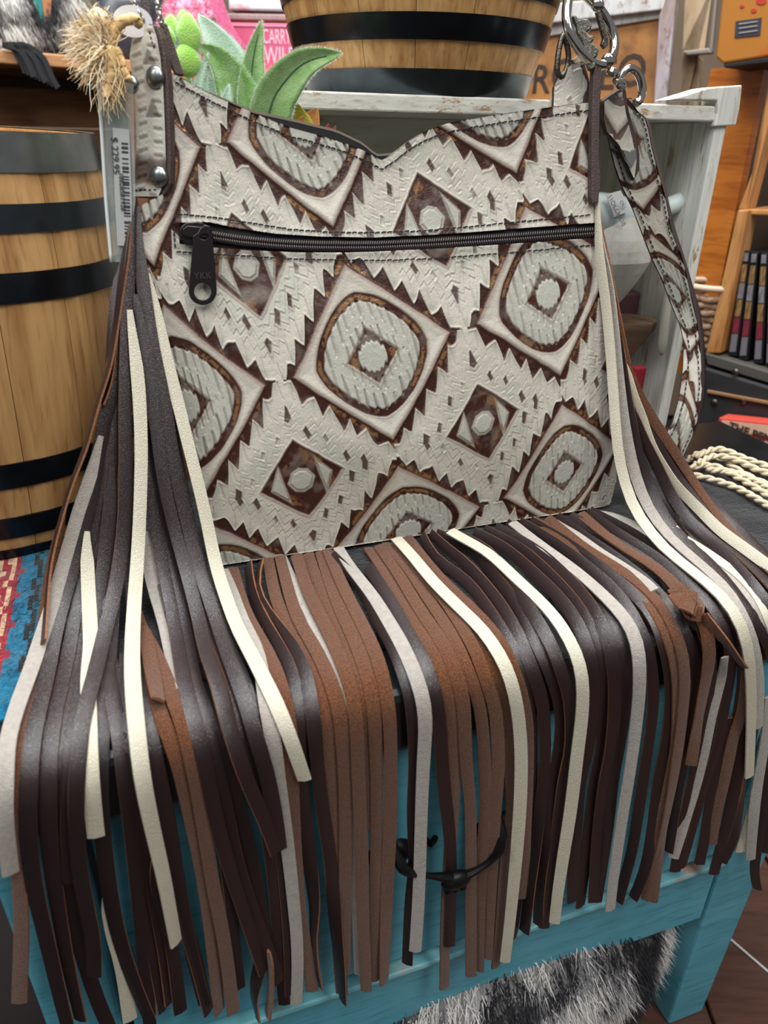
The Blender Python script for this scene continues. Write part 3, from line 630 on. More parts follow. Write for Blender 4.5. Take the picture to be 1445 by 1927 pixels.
def pattern(s,t):
    """embossed tile pattern: returns brown 0..1, gold 0..1, grey field 0..1, height (mm)"""
    s=s+.018*(fbm(s*5,t*5,1)-.5); t=t+.018*(fbm(s*5,t*5,11)-.5)
    fs=.006*(fbm(s*28,t*28,3,2)-.5)
    ii=np.round(s);jj=np.round(t);p=s-ii;q=t-jj
    ap=abs(p);aq=abs(q);d=ap+aq
    brown=np.zeros_like(s);gold=brown.copy();grey=brown.copy();h=brown.copy();ridge=brown.copy();tint=brown.copy()
    # ---- saw-tooth border of the large diamond
    ed=(ap-aq)+.85*(d-.45)                        # runs along each edge, teeth lean with the vertical
    per=.080
    qd=np.where(p*q<0,.3,.75)
    ph=(ed/2+.25)/per+qd+.30*(vnoise(ed*9,ii*3+jj*7+np.sign(p)*2+np.sign(q),5)-.5)
    fr=ph-np.floor(ph); tv=hsh(np.floor(ph),ii*5+jj*11+np.sign(p)*2+np.sign(q),6)
    skew=np.where(p*q<0,.60,.42)
    tri=np.where(fr<skew,fr/skew,(1-fr)/(1-skew))
    crn=np.maximum(ap,aq)
    tip=.449+(.076+.026*tv)*tri**1.08*(1-.55*sm(.40,.46,crn))
    bor=sm(.419,.432,d+fs)*(1-sm(-.005,.004,d-tip+fs))*(1-sm(.474,.484,crn))
    brown=np.maximum(brown,bor*(1-.2*sm(.49,.54,d)*tv))
    tint=np.maximum(tint,.9*sm(.375,.435,d)*(1-sm(.435,.46,d)))
    tint=np.maximum(tint,.5*band(d-tip,-.012,.007,.006)*(1-sm(.47,.49,crn)))
    h-=.6*bor
    tl=d-tip
    ridge+=1.2*np.exp(-((tl-.008)/.006)**2)*sm(.44,.46,d)*(1-sm(.48,.50,crn))
    gold=np.maximum(gold,bor*sm(.54,.60,fbm(s*9,t*9,21))*sm(.30,.55,fbm(s*60,t*60,22,2))*(1-sm(.455,.475,d))*sm(.432,.442,d))
    g2=band(d,.47,.57,.015)*(1-bor)
    grv=np.exp(-((fr-.06)/.05)**2)*g2
    h-=.3*grv; tint=np.maximum(tint,.25*grv)
    grey=np.maximum(grey,.8*band(tl,.012,.055,.015)*sm(.3,.8,1-tri)*(1-sm(.48,.50,crn)))
    # puffy cream band
    h+=.35*band(d,.37,.425,.03)
    # ---- ring
    oct_=np.maximum(d/.372,np.maximum(ap/.300,aq/.296))
    pw=7.; oc=((d/.372)**pw+(ap/.306)**pw+(aq/.302)**pw)**(1/pw)+fs*2
    inr=.868-.028*(2*abs((p/.036)%1-.5)-.5)*sm(.0,.3,aq)-.02*vnoise(s*30,t*30,33)
    rg=sm(inr-.02,inr+.02,oc)*(1-sm(.99,1.02,oc))
    brown=np.maximum(brown,rg); h-=.5*rg
    tint=np.maximum(tint,.85*band(oc,.98,1.03,.07))
    gg=sm(.50,.57,fbm(s*7+3,t*7,31))*band(oc,.905,.965,.02)*sm(.28,.5,fbm(s*60,t*60,32,2))
    gold=np.maximum(gold,gg)
    # ---- inner field with feather grooves
    fld=1-sm(.86,.9,oc)
    grey=np.maximum(grey,fld*.8)
    o2=oc+.035*(vnoise(p*26,q*3,40)-.5)
    for k,(lo_,hi_,pr) in enumerate(((.60,.90,.045),(.33,.56,.036))):
        cx=p/pr+.5*k+.45*vnoise(p*14,q*6,41+k)
        ci=np.floor(cx); fx=cx-ci-.5; hv=hsh(ci,k+ii*3+jj*5+(q>0),43)
        ln_=(hi_-lo_)*(.65+.45*hv); y=(hi_-o2)/ln_ if k==0 else (o2-lo_)/ln_
        on=sm(-.02,.06,y)*(1-sm(.9,1.02,y))*fld*sm(.33,.37,oc)
        wd=.34*(1-np.clip(y,0,1))+.03
        gl=np.exp(-((fx+.10)/(.05+wd*.28))**2)*on
        rd=np.exp(-((fx-.16-wd*.3)/.10)**2)*on
        h-=1.0*gl*(.5+.6*hv); ridge+=1.3*rd
        tint=np.maximum(tint,.72*gl*(.35+.65*hv)*(1-.6*np.clip(y,0,1)))
    # ---- small outlined diamond in the middle
    cd=d+fs
    rr=np.sqrt((p/.95)**2+(q*1.06)**2)
    cen=(1-sm(.122,.136,cd))*sm(.068,.080,rr+.012*(2*abs((p/.026)%1-.5)-.5))
    cw=np.where(ap>aq,1.,.85)
    brown=np.maximum(brown,cen*cw); h-=.45*cen
    gold=np.maximum(gold,cen*sm(.52,.58,fbm(s*14,t*14,51))*sm(.07,.10,ap)*sm(.3,.55,fbm(s*60,t*60,52,2)))
    tint=np.maximum(tint,.5*band(cd,.128,.15,.01))
    ridge+=.6*band(cd,.138,.152,.006)
    grey=np.maximum(grey,1-sm(.068,.078,rr))
    # ---- small cells
    p2=s-(np.floor(s)+.5);q2=t-(np.floor(t)+.5);a2=abs(p2);b2=abs(q2);e=a2+b2
    e=e+fs
    dia=1-sm(.205,.219,e)
    sq=np.maximum(abs(p2*1.0+q2*.25)/.060,abs(q2-.25*p2)/.062)
    sqd=a2*.55+b2*.55
    sqm=np.maximum(a2*.8+b2*.45,b2*.85+a2*.3)
    cut=1-sm(.041,.046,sqm); cutr=band(sqm,.044,.057,.004)
    def tri2(P):
        m=np.full_like(s,1e9)
        P=np.array(P);c=P.mean(0)
        for k in range(3):
            A=P[k];Bq=P[(k+1)%3];nx,ny=Bq[1]-A[1],A[0]-Bq[0];L=np.hypot(nx,ny)
            sd=((p2-A[0])*nx+(q2-A[1])*ny)/L
            if ((c[0]-A[0])*nx+(c[1]-A[1])*ny)<0: sd=-sd
            m=np.minimum(m,sd)
        return m
    m=np.maximum(tri2([(-.106,-.075),(-.150,.012),(-.082,.088)]),tri2([(.096,-.078),(.150,-.002),(.110,.085)]))
    kt=sm(-.003,.004,m); ktr=np.exp(-((m+.005)/.005)**2)
    db=dia*(1-cut)*(1-kt)
    lite=sm(.55,.75,fbm(s*8+9,t*8,61))*band(b2,.09,.16,.02)*sm(.0,.05,.10-a2)
    brown=np.maximum(brown,db*(1-.6*cutr)*(1-.25*lite)*(1-.6*ktr))
    h-=.55*db; ridge+=.8*dia*(cutr+ktr)+.9*band(e,.214,.228,.005)
    tint=np.maximum(tint,.6*band(e,.205,.226,.006))
    gold=np.maximum(gold,db*sm(.58,.66,fbm(s*9,t*9,67))*band(e,.14,.20,.02)*.8*sm(.3,.55,fbm(s*60,t*60,68,2)))
    grey=np.maximum(grey,np.maximum(cut,kt))
    # ring of little lozenges
    e2=(a2-b2)+.85*(e-.33)
    per2=.083
    n2=(e2/2)/per2
    f2=n2-np.round(n2); sd=np.floor(s)*13+np.sign(p2)*3+np.sign(q2)*5
    ctr=.325+.016*np.where(np.round(n2)%2==0,1,-1)
    lz=abs(f2*2*per2)*.9+abs(e-ctr)*.8
    hv=hsh(np.round(n2)+sd,np.floor(t)*17,71)
    tipc=sm(.9,1.6,abs(a2-b2)/2/per2)
    sz=.016+.014*hv+.012*tipc
    lo=1-sm(sz-.006,sz+.005,lz)
    dens=np.clip(sm(.10,.60,hv+.45*tipc),0,1)*.9
    inlat=band(e,.265,.41,.01)
    brown=np.maximum(brown,lo*dens*inlat); h-=.45*lo*inlat
    ridge+=1.0*np.exp(-((lz-sz-.007)/.005)**2)*inlat
    tint=np.maximum(tint,.5*inlat*np.exp(-((lz-sz-.003)/.007)**2)*dens)
    zz=2*abs((n2*1.0+.5)%1-.5); z2=2*abs((n2*2.0+.2)%1-.5)
    for c0,am,zq in ((.262,.030,z2),(.300,.075,zz),(.352,.075,zz),(.395,.045,z2)):
        dz=e-(c0+am*(zq-.5)); wv=.35+.65*vnoise(n2*1.7,c0*90+sd,77)
        ridge+=.75*wv*np.exp(-(dz/.0044)**2); h-=.22*wv*np.exp(-((dz-.009)/.006)**2)
        tint=np.maximum(tint,.28*wv*np.exp(-((dz-.009)/.006)**2))
    grey=np.maximum(grey,.55*band(e,.23,.40,.02)*sm(.3,.7,fbm(s*6,t*6,79)))
    tint=np.maximum(tint,.22*fbm(s*3,t*3,81)**2)
    h+=.22*np.clip(ridge,0,1.2)
    h+=.06*(fbm(s*60,t*60,91,2)-.5)
    brown=np.clip(brown,0,1)
    brown=brown*(1-.12*sm(.5,.8,fbm(s*16,t*16,95)))
    return brown,np.clip(gold,0,1),np.clip(grey*(1-brown),0,1),h,np.clip(tint,0,1),np.clip(ridge,0,1)

def tab_motif(x,y):
    """plain strap leather: rows of short comb strokes; x -1..1 across, y metres along"""
    per=.0078; k=np.floor(y/per+.25*np.sign(x)); f=y/per+.25*np.sign(x)-k-.5+.25*abs(x)
    m=band(abs(x),.22,.82,.06)*sm(.25,.5,hsh(k,np.sign(x),3)+.35)
    g=np.exp(-(f/.13)**2)*m; r=np.exp(-((f-.3)/.14)**2)*m
    return g,r
# ------------------------------------------------------------------ the fringed bag
bl_, br_ = onplane(405., 1062., [0, 0, ZT], ZA), onplane(1160., 948., [0, 0, ZT], ZA)
hb_ = math.atan2((br_-bl_)[1], (br_-bl_)[0]); LEAN = math.radians(10)
GE = np.array([math.cos(hb_), math.sin(hb_), 0]); GB = np.array([-math.sin(hb_), math.cos(hb_), 0])
GV = math.cos(LEAN)*ZA+math.sin(LEAN)*GB; GN = np.cross(GE, GV); GO = (bl_+br_)/2
def bagflat(px, py): return onplane(px, py, GO, GN)
def bulge(u, v):
    b = .006*(1-sm(.0, .2, v))+.020*np.clip(1-(u/.215)**2, 0, 1)*sm(-.01, .09, v)*(1-.8*sm(.13, .30, v))
    return b+.003*(fbm(u*14+3, v*14, 5, 2)-.5)*sm(0, .05, v)
def bagS(px, py, off=0.):
    p = bagflat(np.asarray(px, float), np.asarray(py, float)); u = (p-GO) @ GE; v = (p-GO) @ GV
    d = unit(CAM-p); q = p+d*bulge(u, v)[..., None]+GN*off
    q[..., 2] = np.maximum(q[..., 2], ZT+.002); return q
bag = empty('fringed_handbag', GO+[0, 0, .001], 'cream embossed leather handbag with brown diamond pattern and long brown and cream fringe', 'handbag')
def embossed_mat(name, cream, grey_):
    m = mat(name, cream, .45, spec=.45); nt = m.node_tree; b = nt.nodes['Principled BSDF']; L = nt.links.new
    at = nt.nodes.new('ShaderNodeAttribute'); at.attribute_name = 'emboss'
    sp = nt.nodes.new('ShaderNodeSeparateColor'); L(at.outputs['Color'], sp.inputs[0])
    tc = nt.nodes.new('ShaderNodeTexCoord')
    def noise(s, d=4):
        n = nt.nodes.new('ShaderNodeTexNoise'); n.inputs['Scale'].default_value = s; n.inputs['Detail'].default_value = d; L(tc.outputs['Object'], n.inputs['Vector']); return n.outputs[0]
    def mix(fac, a, c, k=1.0):
        x = nt.nodes.new('ShaderNodeMix'); x.data_type = 'RGBA'
        if k != 1: mm = nt.nodes.new('ShaderNodeMath'); mm.operation = 'MULTIPLY'; mm.inputs[1].default_value = k; L(fac, mm.inputs[0]); fac = mm.outputs[0]
        L(fac, x.inputs[0]); L(a, x.inputs[6]) if not isinstance(a, tuple) else setattr(x.inputs[6], 'default_value', a)
        L(c, x.inputs[7]) if not isinstance(c, tuple) else setattr(x.inputs[7], 'default_value', c); return x.outputs[2]
    c = mix(sp.outputs[2], srgb(cream), srgb(grey_))
    c = mix(at.outputs['Alpha'], c, srgb((104, 66, 54)), .95)
    brn = mix(noise(140), srgb((40, 17, 14)), srgb((74, 36, 27)))
    c = mix(sp.outputs[0], c, brn)
    c = mix(sp.outputs[1], c, srgb((170, 126, 80)), .8)
    # pores
    v = nt.nodes.new('ShaderNodeTexVoronoi'); v.inputs['Scale'].default_value = 620; L(tc.outputs['Object'], v.inputs['Vector'])
    r = nt.nodes.new('ShaderNodeMapRange'); r.inputs[1].default_value = .10; r.inputs[2].default_value = .20; r.inputs[3].default_value = 1; r.inputs[4].default_value = 0; L(v.outputs['Distance'], r.inputs[0])
    g = nt.nodes.new('ShaderNodeMapRange'); g.inputs[1].default_value = .5; g.inputs[2].default_value = .62; L(noise(26, 2), g.inputs[0])
    pm = nt.nodes.new('ShaderNodeMath'); pm.operation = 'MULTIPLY'; L(r.outputs[0], pm.inputs[0]); L(g.outputs[0], pm.inputs[1])
    c = mix(pm.outputs[0], c, srgb((96, 76, 68)), .55)
    L(c, b.inputs['Base Color'])
    mt_ = nt.nodes.new('ShaderNodeMath'); mt_.operation = 'MULTIPLY'; mt_.inputs[1].default_value = .55; L(sp.outputs[1], mt_.inputs[0]); L(mt_.outputs[0], b.inputs['Metallic'])
    ro = nt.nodes.new('ShaderNodeMapRange'); ro.inputs[3].default_value = .46; ro.inputs[4].default_value = .33; L(sp.outputs[0], ro.inputs[0]); L(ro.outputs[0], b.inputs['Roughness'])
    u = nt.nodes.new('ShaderNodeBump'); u.inputs['Strength'].default_value = .45; u.inputs['Distance'].default_value = .0005; L(noise(850, 3), u.inputs['Height'])
    u2 = nt.nodes.new('ShaderNodeBump'); u2.inputs['Strength'].default_value = .35; u2.inputs['Distance'].default_value = .0012; L(noise(210, 4), u2.inputs['Height']); L(u.outputs[0], u2.inputs['Normal'])
    L(u2.outputs[0], b.inputs['Normal']); return m
EMB = embossed_mat('embossed_cream_leather', (203, 199, 186), (178, 179, 168))
def coons(Lc, Rc, Tc, Bc, nx, ny):
    """patch between four traced curves: L and R run bottom->top, T and B left->right"""
    f = lambda c, n: np.stack([np.interp(np.linspace(0, 1, n), np.r_[0, np.cumsum(np.hypot(*np.diff(np.array(c, float), axis=0).T))]/np.sum(np.hypot(*np.diff(np.array(c, float), axis=0).T)), np.array(c, float)[:, k]) for k in (0, 1)], 1)
    l, r, t, b = f(Lc, ny), f(Rc, ny), f(Tc, nx), f(Bc, nx)
    a = np.linspace(0, 1, nx)[None, :, None]; c = np.linspace(0, 1, ny)[:, None, None]
    return (1-a)*l[:, None]+a*r[:, None]+(1-c)*b[None]+c*t[None]-((1-a)*(1-c)*b[0]+a*(1-c)*b[-1]+(1-a)*c*t[0]+a*c*t[-1])
def gridobj(name, Pw, mats, parent, attr=None, keep=None, smooth=True):
    ny, nx = Pw.shape[:2]; idx = np.arange(ny*nx).reshape(ny, nx)
    q = np.stack([idx[:-1, :-1], idx[:-1, 1:], idx[1:, 1:], idx[1:, :-1]], -1)
    q = q[keep] if keep is not None else q.reshape(-1, 4)
    v = Pw.reshape(-1, 3)-LOC[parent.name]
    me = bpy.data.meshes.new(name); me.vertices.add(len(v)); me.vertices.foreach_set('co', v.ravel())
    me.loops.add(len(q)*4); me.polygons.add(len(q)); me.loops.foreach_set('vertex_index', q.ravel().astype(np.int32))
    me.polygons.foreach_set('loop_start', np.arange(0, len(q)*4, 4, dtype=np.int32)); me.polygons.foreach_set('use_smooth', np.full(len(q), smooth))
    me.update(calc_edges=True)
    if attr is not None:
        a = me.color_attributes.new('emboss', 'FLOAT_COLOR', 'POINT'); a.data.foreach_set('color', attr.reshape(-1, 4).ravel().astype(np.float32))
    me.materials.append(mats); o = bpy.data.objects.new(name, me); link(o, parent); LOC[o.name] = LOC[parent.name]; return o
Lc = [(412, 1072), (400, 1000), (375, 900), (338, 780), (300, 640), (278, 540), (266, 460), (262, 408), (268, 385), (305, 366), (317, 330), (320, 250), (322, 180), (324, 138)]
Rc = [(1148, 948), (1160, 905), (1160, 860), (1153, 780), (1149, 680), (1140, 580), (1129, 480), (1123, 380), (1121, 300), (1119, 190)]
Tc = [(324, 138), (334, 142), (400, 178), (470, 210), (545, 239), (600, 254), (650, 270), (690, 286), (707, 296), (718, 301), (730, 295), (745, 284), (765, 268), (790, 252), (820, 239), (850, 230), (930, 216), (1020, 204), (1119, 190)]
Bc = [(412, 1072), (470, 1065), (560, 1051), (640, 1045), (700, 1039), (780, 1023), (860, 1006), (930, 989), (990, 985), (1060, 977), (1110, 966), (1148, 948)]
NX, NY = 720, 680
G = coons(Lc, Rc, Tc, Bc, NX, NY)
sup = np.array([(330, 419), (400, 418), (450, 430), (520, 440), (600, 445), (700, 447), (800, 443), (900, 436), (1000, 428), (1125, 419)], float)
slo = np.array([(330, 458), (400, 466), (470, 471), (560, 475), (650, 475), (720, 473), (800, 469), (900, 463), (1000, 456), (1125, 447)], float)
keep = np.ones((NY-1, NX-1), bool)
for i in range(NX):
    js = []
    for c in (sup, slo):
        y = np.interp(G[NY//2+60:, i, 0].mean(), c[:, 0], c[:, 1]); j = int(np.argmin(abs(G[:, i, 1]-y))); y = np.interp(G[j, i, 0], c[:, 0], c[:, 1])
        dy = y-G[j, i, 1]; 
        for k in range(-3, 4): G[j+k, i, 1] += dy*(1-abs(k)/4)
        js.append(j)
    if i < NX-1 and 338 < G[js[0], i, 0] < 1121: keep[js[1]:js[0], i] = False
fl_ = bagflat(G[..., 0], G[..., 1])-GO; uu, vv_ = fl_ @ GE, fl_ @ GV
ss, tt = lattice(uu, vv_)
br, gd, gr, hh, ti, ri = pattern(ss, tt)
# worn, wrinkled leather towards the top and the slot edges
Pw = bagS(G[..., 0], G[..., 1]); dsl = np.minimum(abs(G[..., 1]-np.interp(G[..., 0], sup[:, 0], sup[:, 1])), abs(G[..., 1]-np.interp(G[..., 0], slo[:, 0], slo[:, 1])))
Pw += GN*(hh*1.7e-3)[..., None]+GN*(.0010*np.exp(-(dsl/9)**2)*((G[..., 0] > 330) & (G[..., 0] < 1124)))[..., None]
at_ = np.stack([br, gd, gr, ti], -1)
gridobj('front_panel', Pw, EMB, bag, at_, keep)
# back panel, lining, gusset
def thick(v): return .050*(1-sm(.05, .30, v))+.012
Tb = [(324, 132), (400, 168), (480, 203), (560, 222), (640, 243), (690, 268), (716, 291), (745, 290), (800, 258), (900, 228), (1020, 212), (1119, 198)]
Gb = coons(Lc, Rc, Tb, Bc, 60, 60); fb = bagflat(Gb[..., 0], Gb[..., 1])-GO
Pb = bagS(Gb[..., 0], Gb[..., 1]); 
Pback = GO+fb-GN*thick(fb @ GV)[..., None]; Pback[..., 2] = np.maximum(Pback[..., 2], ZT+.002)
gridobj('back_panel', Pback[::-1], EMB, bag, np.zeros(Pback.shape[:2]+(4,)))
gridobj('lining', Pback+GN*.0018, MT['lining'], bag)['label'] = 'black lining seen at the open top'
Gf = coons(Lc, Rc, Tc, Bc, 160, 120); Pf = bagS(Gf[..., 0], Gf[..., 1])
Pin = Pf-GN*.0024; Pin[..., 2] = np.maximum(Pin[..., 2], ZT+.003)
gridobj('front_lining', Pin[::-1], MT['lining'], bag)
e1, e2 = Pf[-1], Pin[-1]; n = len(e1); recalc(obj('top_edge', np.r_[e1+GN*.0003, e2], [(k, k+1, n+k+1, n+k) for k in range(n-1)], mat('cut_edge', (150, 138, 122), .8), bag))
e1, e2 = Pback[-1]+GN*.002, Pback[-1]-GN*.0012; n = len(e1); bb = np.r_[e1, e2, e2+GV*.0016, e1+GV*.0016]
obj('back_top_edge', bb, [(k, k+1, n*(3)+k+1, n*3+k) for k in range(n-1)]+[(n*3+k, n*3+k+1, n*2+k+1, n*2+k) for k in range(n-1)], mat('fuzzy_cut_edge', (120, 110, 98), .9), bag)
gs_f = np.vstack([Pf[::-1, 0], Pf[0, :], Pf[:, -1]]); ns = len(gs_f)
bk = lambda c: c
def res(a, n): t = np.linspace(0, 1, len(a)); return np.stack([np.interp(np.linspace(0, 1, n), t, a[:, k]) for k in range(3)], 1)
gs_b = np.vstack([res(Pback[::-1, 0], Pf.shape[0]), res(Pback[0, :], Pf.shape[1]), res(Pback[:, -1], Pf.shape[0])])
recalc(obj('gusset', np.r_[gs_f, (gs_f+gs_b)/2, gs_b], [(r*ns+k, r*ns+k+1, (r+1)*ns+k+1, (r+1)*ns+k) for k in range(ns-1) for r in (0, 1)], mat('gusset_leather', (170, 160, 146), .6, noise=(24, .8, (110, 74, 64)), bump=(300, .5)), bag, smooth=True))
# stitching
def stitches(name, curve, off=.0012, pitch=11.0, ln=8.6, parent=bag, surf=bagS):
    c = np.array(curve, float); L = np.r_[0, np.cumsum(np.hypot(*np.diff(c, axis=0).T))]; mb = MB()
    for k in range(int(L[-1]/pitch)):
        s = np.array([0, .25, .75, 1])*ln+k*pitch+rng.uniform(-.6, .6); p = surf(np.interp(s, L, c[:, 0]), np.interp(s, L, c[:, 1])+rng.uniform(-.6, .6)+np.array([0.8, 0, 0, -.6]), off)
        p[0] -= GN*.0009; p[-1] -= GN*.0009
        v, f = tube(p, np.array([.4, .58, .58, .4])*1e-3, 5); mb.add(v, f)
    return obj(name, mb.v, mb.f, MT['thread'], parent, kind='stuff')
stitches('stitching', [(330, 155), (400, 193), (470, 226), (545, 257), (600, 271), (650, 287), (690, 304), (718, 319), (745, 301), (765, 285), (790, 269), (820, 256), (850, 247), (930, 233), (1020, 220), (1115, 207)])
stitches('stitching', [(334, 403), (400, 409), (470, 420), (540, 431), (620, 437), (700, 438), (800, 434), (900, 425), (1000, 415), (1060, 409), (1122, 403)], .0016)
stitches('stitching', [(332, 474), (400, 478), (470, 482), (530, 487), (620, 489), (720, 490), (800, 487), (900, 480), (1000, 472), (1060, 466), (1128, 460)], .0016)
stitches('stitching', [(330, 404), (327, 430), (330, 474)], .0016)
# zipper
zx = np.linspace(332, 1124, 120); zu = np.interp(zx, sup[:, 0], sup[:, 1]); zl = np.interp(zx, slo[:, 0], slo[:, 1])
za = bagS(zx, zu-7, -.0019); zb = bagS(zx, zl+7, -.0019); n = 120
obj('zipper_tape', np.r_[za, zb, za-GN*.0008, zb-GN*.0008], [(k, n+k, n+k+1, k+1) for k in range(n-1)]+[(2*n+k, 2*n+k+1, 3*n+k+1, 3*n+k) for k in range(n-1)], MT['tape'], bag)
mb = MB(); zx = np.arange(398, 1119, 4.3); zc = (np.interp(zx, sup[:, 0], sup[:, 1])+np.interp(zx, slo[:, 0], slo[:, 1]))/2+3
for i, x in enumerate(zx):
    for s in (-1, 1):
        pts_ = bagS(np.array([x, x+1., x+2.6, x+3.2]), zc[i]+s*np.array([.5, 4.5, 8.0, 9.5]), -.0004)+GN*np.array([.0011, .0014, .0009, -.0006])[:, None]
        v, f = tube(pts_, .00072, 6); mb.add(v, f)
obj('zipper_teeth', mb.v, mb.f, MT['coil'], bag, smooth=True, kind='stuff')
def bag2(pts): p = bagflat(np.array([q[0] for q in pts], float), np.array([q[1] for q in pts], float))-GO; return np.c_[p @ GE, p @ GV]
zo = bagS(385., 440., .0)-bagflat(385., 440.)                      # lift of the bulge there
def arc(cx, cy, r, a0, a1, n=14, ry=None): return [(cx+r*math.cos(math.radians(t)), cy+(ry or r)*math.sin(math.radians(t))) for t in np.linspace(a0, a1, n)]
o3 = GO+zo+GN*.0052
sl = arc(358, 440, 19, 110, 250)+[(372, 420), (386, 426), (386, 458), (372, 462)]
plate('zipper_slider', bag2(sl).tolist(), [], GO+zo+GN*.0020, GE, GV, .0034, MT['zipmetal'], bag, .0008)
br2 = [(345, 433), (352, 428), (384, 431), (392, 436), (392, 446), (384, 448), (352, 446), (345, 442)]
plate('slider_bridge', bag2(br2).tolist(), [], GO+zo+GN*.0048, GE, GV, .0022, MT['zipmetal'], bag, .0008)
pl_ = [(363, 446), (371, 441), (376, 432), (384, 427), (391, 428), (396, 435), (397, 450), (398, 470), (401, 500), (404, 545)]+arc(379.5, 547, 24.5, 0, 180, 18)+[(357, 520), (360, 490), (362, 465)]
h1 = arc(379.5, 547.5, 17.5, 0, 360, 25)[:-1]; h2 = [(371, 448), (376, 452), (383, 454), (389, 451), (391, 444), (386, 440), (377, 441)]
pull = plate('zipper_pull', bag2(pl_).tolist(), [bag2(h1).tolist(), bag2(h2).tolist()], o3+GN*.0016, GE, GV, .0012, MT['zipmetal'], bag, .0005)
text('lettering', 'YKK', .0062, bagflat(379.5, 519.)+zo+GN*.0080, GE, GV, mat('zip_letters', (86, 78, 80), .3, metal=.6), pull, .0002, 'CENTER')
# ---- left tab with rivets, chain
NTL = unit(math.cos(math.radians(36))*GN-math.sin(math.radians(36))*GE); pTL = bagflat(318., 250.)+GN*.008
def onTL(px, py, off=0.): return onplane(np.array(px, float), np.array(py, float), pTL, NTL)+NTL*off
tabo = [(262, 56), (280, 44), (296, 48), (304, 70), (311, 110), (316, 160), (319, 230), (321, 300), (320, 345), (312, 364), (300, 373), (251, 371), (253, 330), (257, 270), (255, 200), (249, 150), (243, 105), (248, 72)]
tab = pxprism('strap_tab', tabo, pTL, NTL, .0065, MT['strapedge'], bag, .0008, label='cream strap tab with dark painted edge')
Gt = coons([(253, 370), (255, 330), (259, 270), (257, 200), (251, 150), (246, 105), (251, 74), (264, 58)], [(300, 370), (312, 340), (314, 300), (312, 230), (309, 160), (304, 110), (297, 70), (290, 50)], [(264, 58), (278, 47), (290, 50)], [(253, 370), (300, 370)], 70, 220)
Pt = onTL(Gt[..., 0], Gt[..., 1]); f0 = Pt-pTL
tx = np.linspace(-1, 1, 70)[None, :]*np.ones((220, 1)); g_, r_ = tab_motif(tx, f0 @ GV); yy = Gt[..., 1]
wob = fbm(tx*2, yy/22, 3)*26
b_ = sm(292, 318, yy+wob*.5+8*(tx < 0)*abs(tx))*(1-sm(346, 360, yy+wob*.5))*.85
for cx, cy, rr in ((.25, 108, 15), (.2, 205, 17)):
    b_ = np.maximum(b_, .6*(1-sm(.8, 1.15, (abs(tx-cx)*1.6*20/rr+(cy+rr-yy)/(2*rr)*.9*(yy > cy-rr)+9*(yy < cy-rr)*1.)))*(yy < cy+rr))
gd_ = b_*sm(.54, .62, fbm(tx*6, yy/9, 8))*sm(325, 335, yy)
gridobj('tab_face', Pt+NTL*(.0012+(.22*r_-.5*g_-.3*b_+.2*fbm(tx*5, yy/16, 9))*1e-3)[..., None], EMB, tab, np.stack([b_, gd_, .35+0*b_, .25*g_], -1))
stitches('tab_stitching', [(254, 358), (300, 358)], .0012, 9, 7, tab, lambda x, y, o: onTL(x, y, o)); stitches('tab_stitching', [(283, 60), (295, 100)], .0012, 9, 7, tab, lambda x, y, o: onTL(x, y, o))
for (x, y, r) in ((294, 146, .0068), (301, 333, .0068), (250, 160, .0055)):
    v, f = dome(onTL(x, y, .0008), NTL, r, .0042, 18, 6); obj('rivet', v, f, MT['rivet'], tab, smooth=True)
pxprism('strap_tab', [(300, 40), (314, 44), (330, 90), (347, 142), (330, 140), (316, 110), (306, 70)], bagflat(320., 90.)-GN*.004, GN, .004, MT['strapedge'], bag, .0008, label='dark back of the folded strap tab')
def chain(p0, p1, n, off):
    a = bagflat(*map(float, p0))+GN*off; b = bagflat(*map(float, p1))+GN*off; d = unit(b-a); ln = np.linalg.norm(b-a)/n
    for k in range(n):
        c = a+(b-a)*(k+.5)/n; sd = GE if k % 2 else unit(GN+GE*.5); q = np.linspace(0, 2*math.pi, 17)[:-1]
        v, f = tube(c+np.cos(q)[:, None]*d*ln*.62+np.sin(q)[:, None]*sd*ln*.36, .0011, 6, True); obj('chain_link', v, f, MT['chrome'], bag, smooth=True)
chain((241, -14), (268, 44), 6, .004); chain((291, -14), (303, 46), 6, .002)
pxprism('strap_web', [(262, -20), (282, -20), (284, 34), (272, 40)], bagflat(272., 20.), GN, .003, MT['strapedge'], bag, .0005)
# ---- right tab, rings, clasp
def onK(px, py, d): return bagflat(np.array(px, float), np.array(py, float))+unit(CAM-bagflat(1110., 150.))*d
pxprism('strap_tab', [(1118, 124), (1124, 116), (1132, 122), (1133, 150), (1129, 205), (1128, 300), (1131, 336), (1131, 352), (1128, 362), (1127, 380), (1115, 384), (1113, 372), (1114, 250), (1115, 180)], bagflat(1122., 250.)+GN*.009, GN, .006, MT['strapedge'], bag, .001, label='dark edge of the right strap tab')
pxprism('strap_tab', [(1094, 121), (1100, 117), (1107, 140), (1112, 165), (1112, 194), (1096, 196), (1098, 180), (1104, 160), (1099, 140)], bagflat(1104., 160.)-GN*.004, GN, .02, MT['strapedge'], bag, .001)
NTR = unit(GN+GE*-.25); pTR = bagflat(1070., 160.)-GN*.010
Gt = coons([(1040, 214), (1042, 165), (1052, 140)], [(1097, 196), (1104, 160), (1098, 122)], [(1052, 140), (1075, 122), (1098, 122)], [(1040, 214), (1097, 206)], 60, 70)
Pt = onplane(Gt[..., 0], Gt[..., 1], pTR, NTR); f0 = Pt-pTR
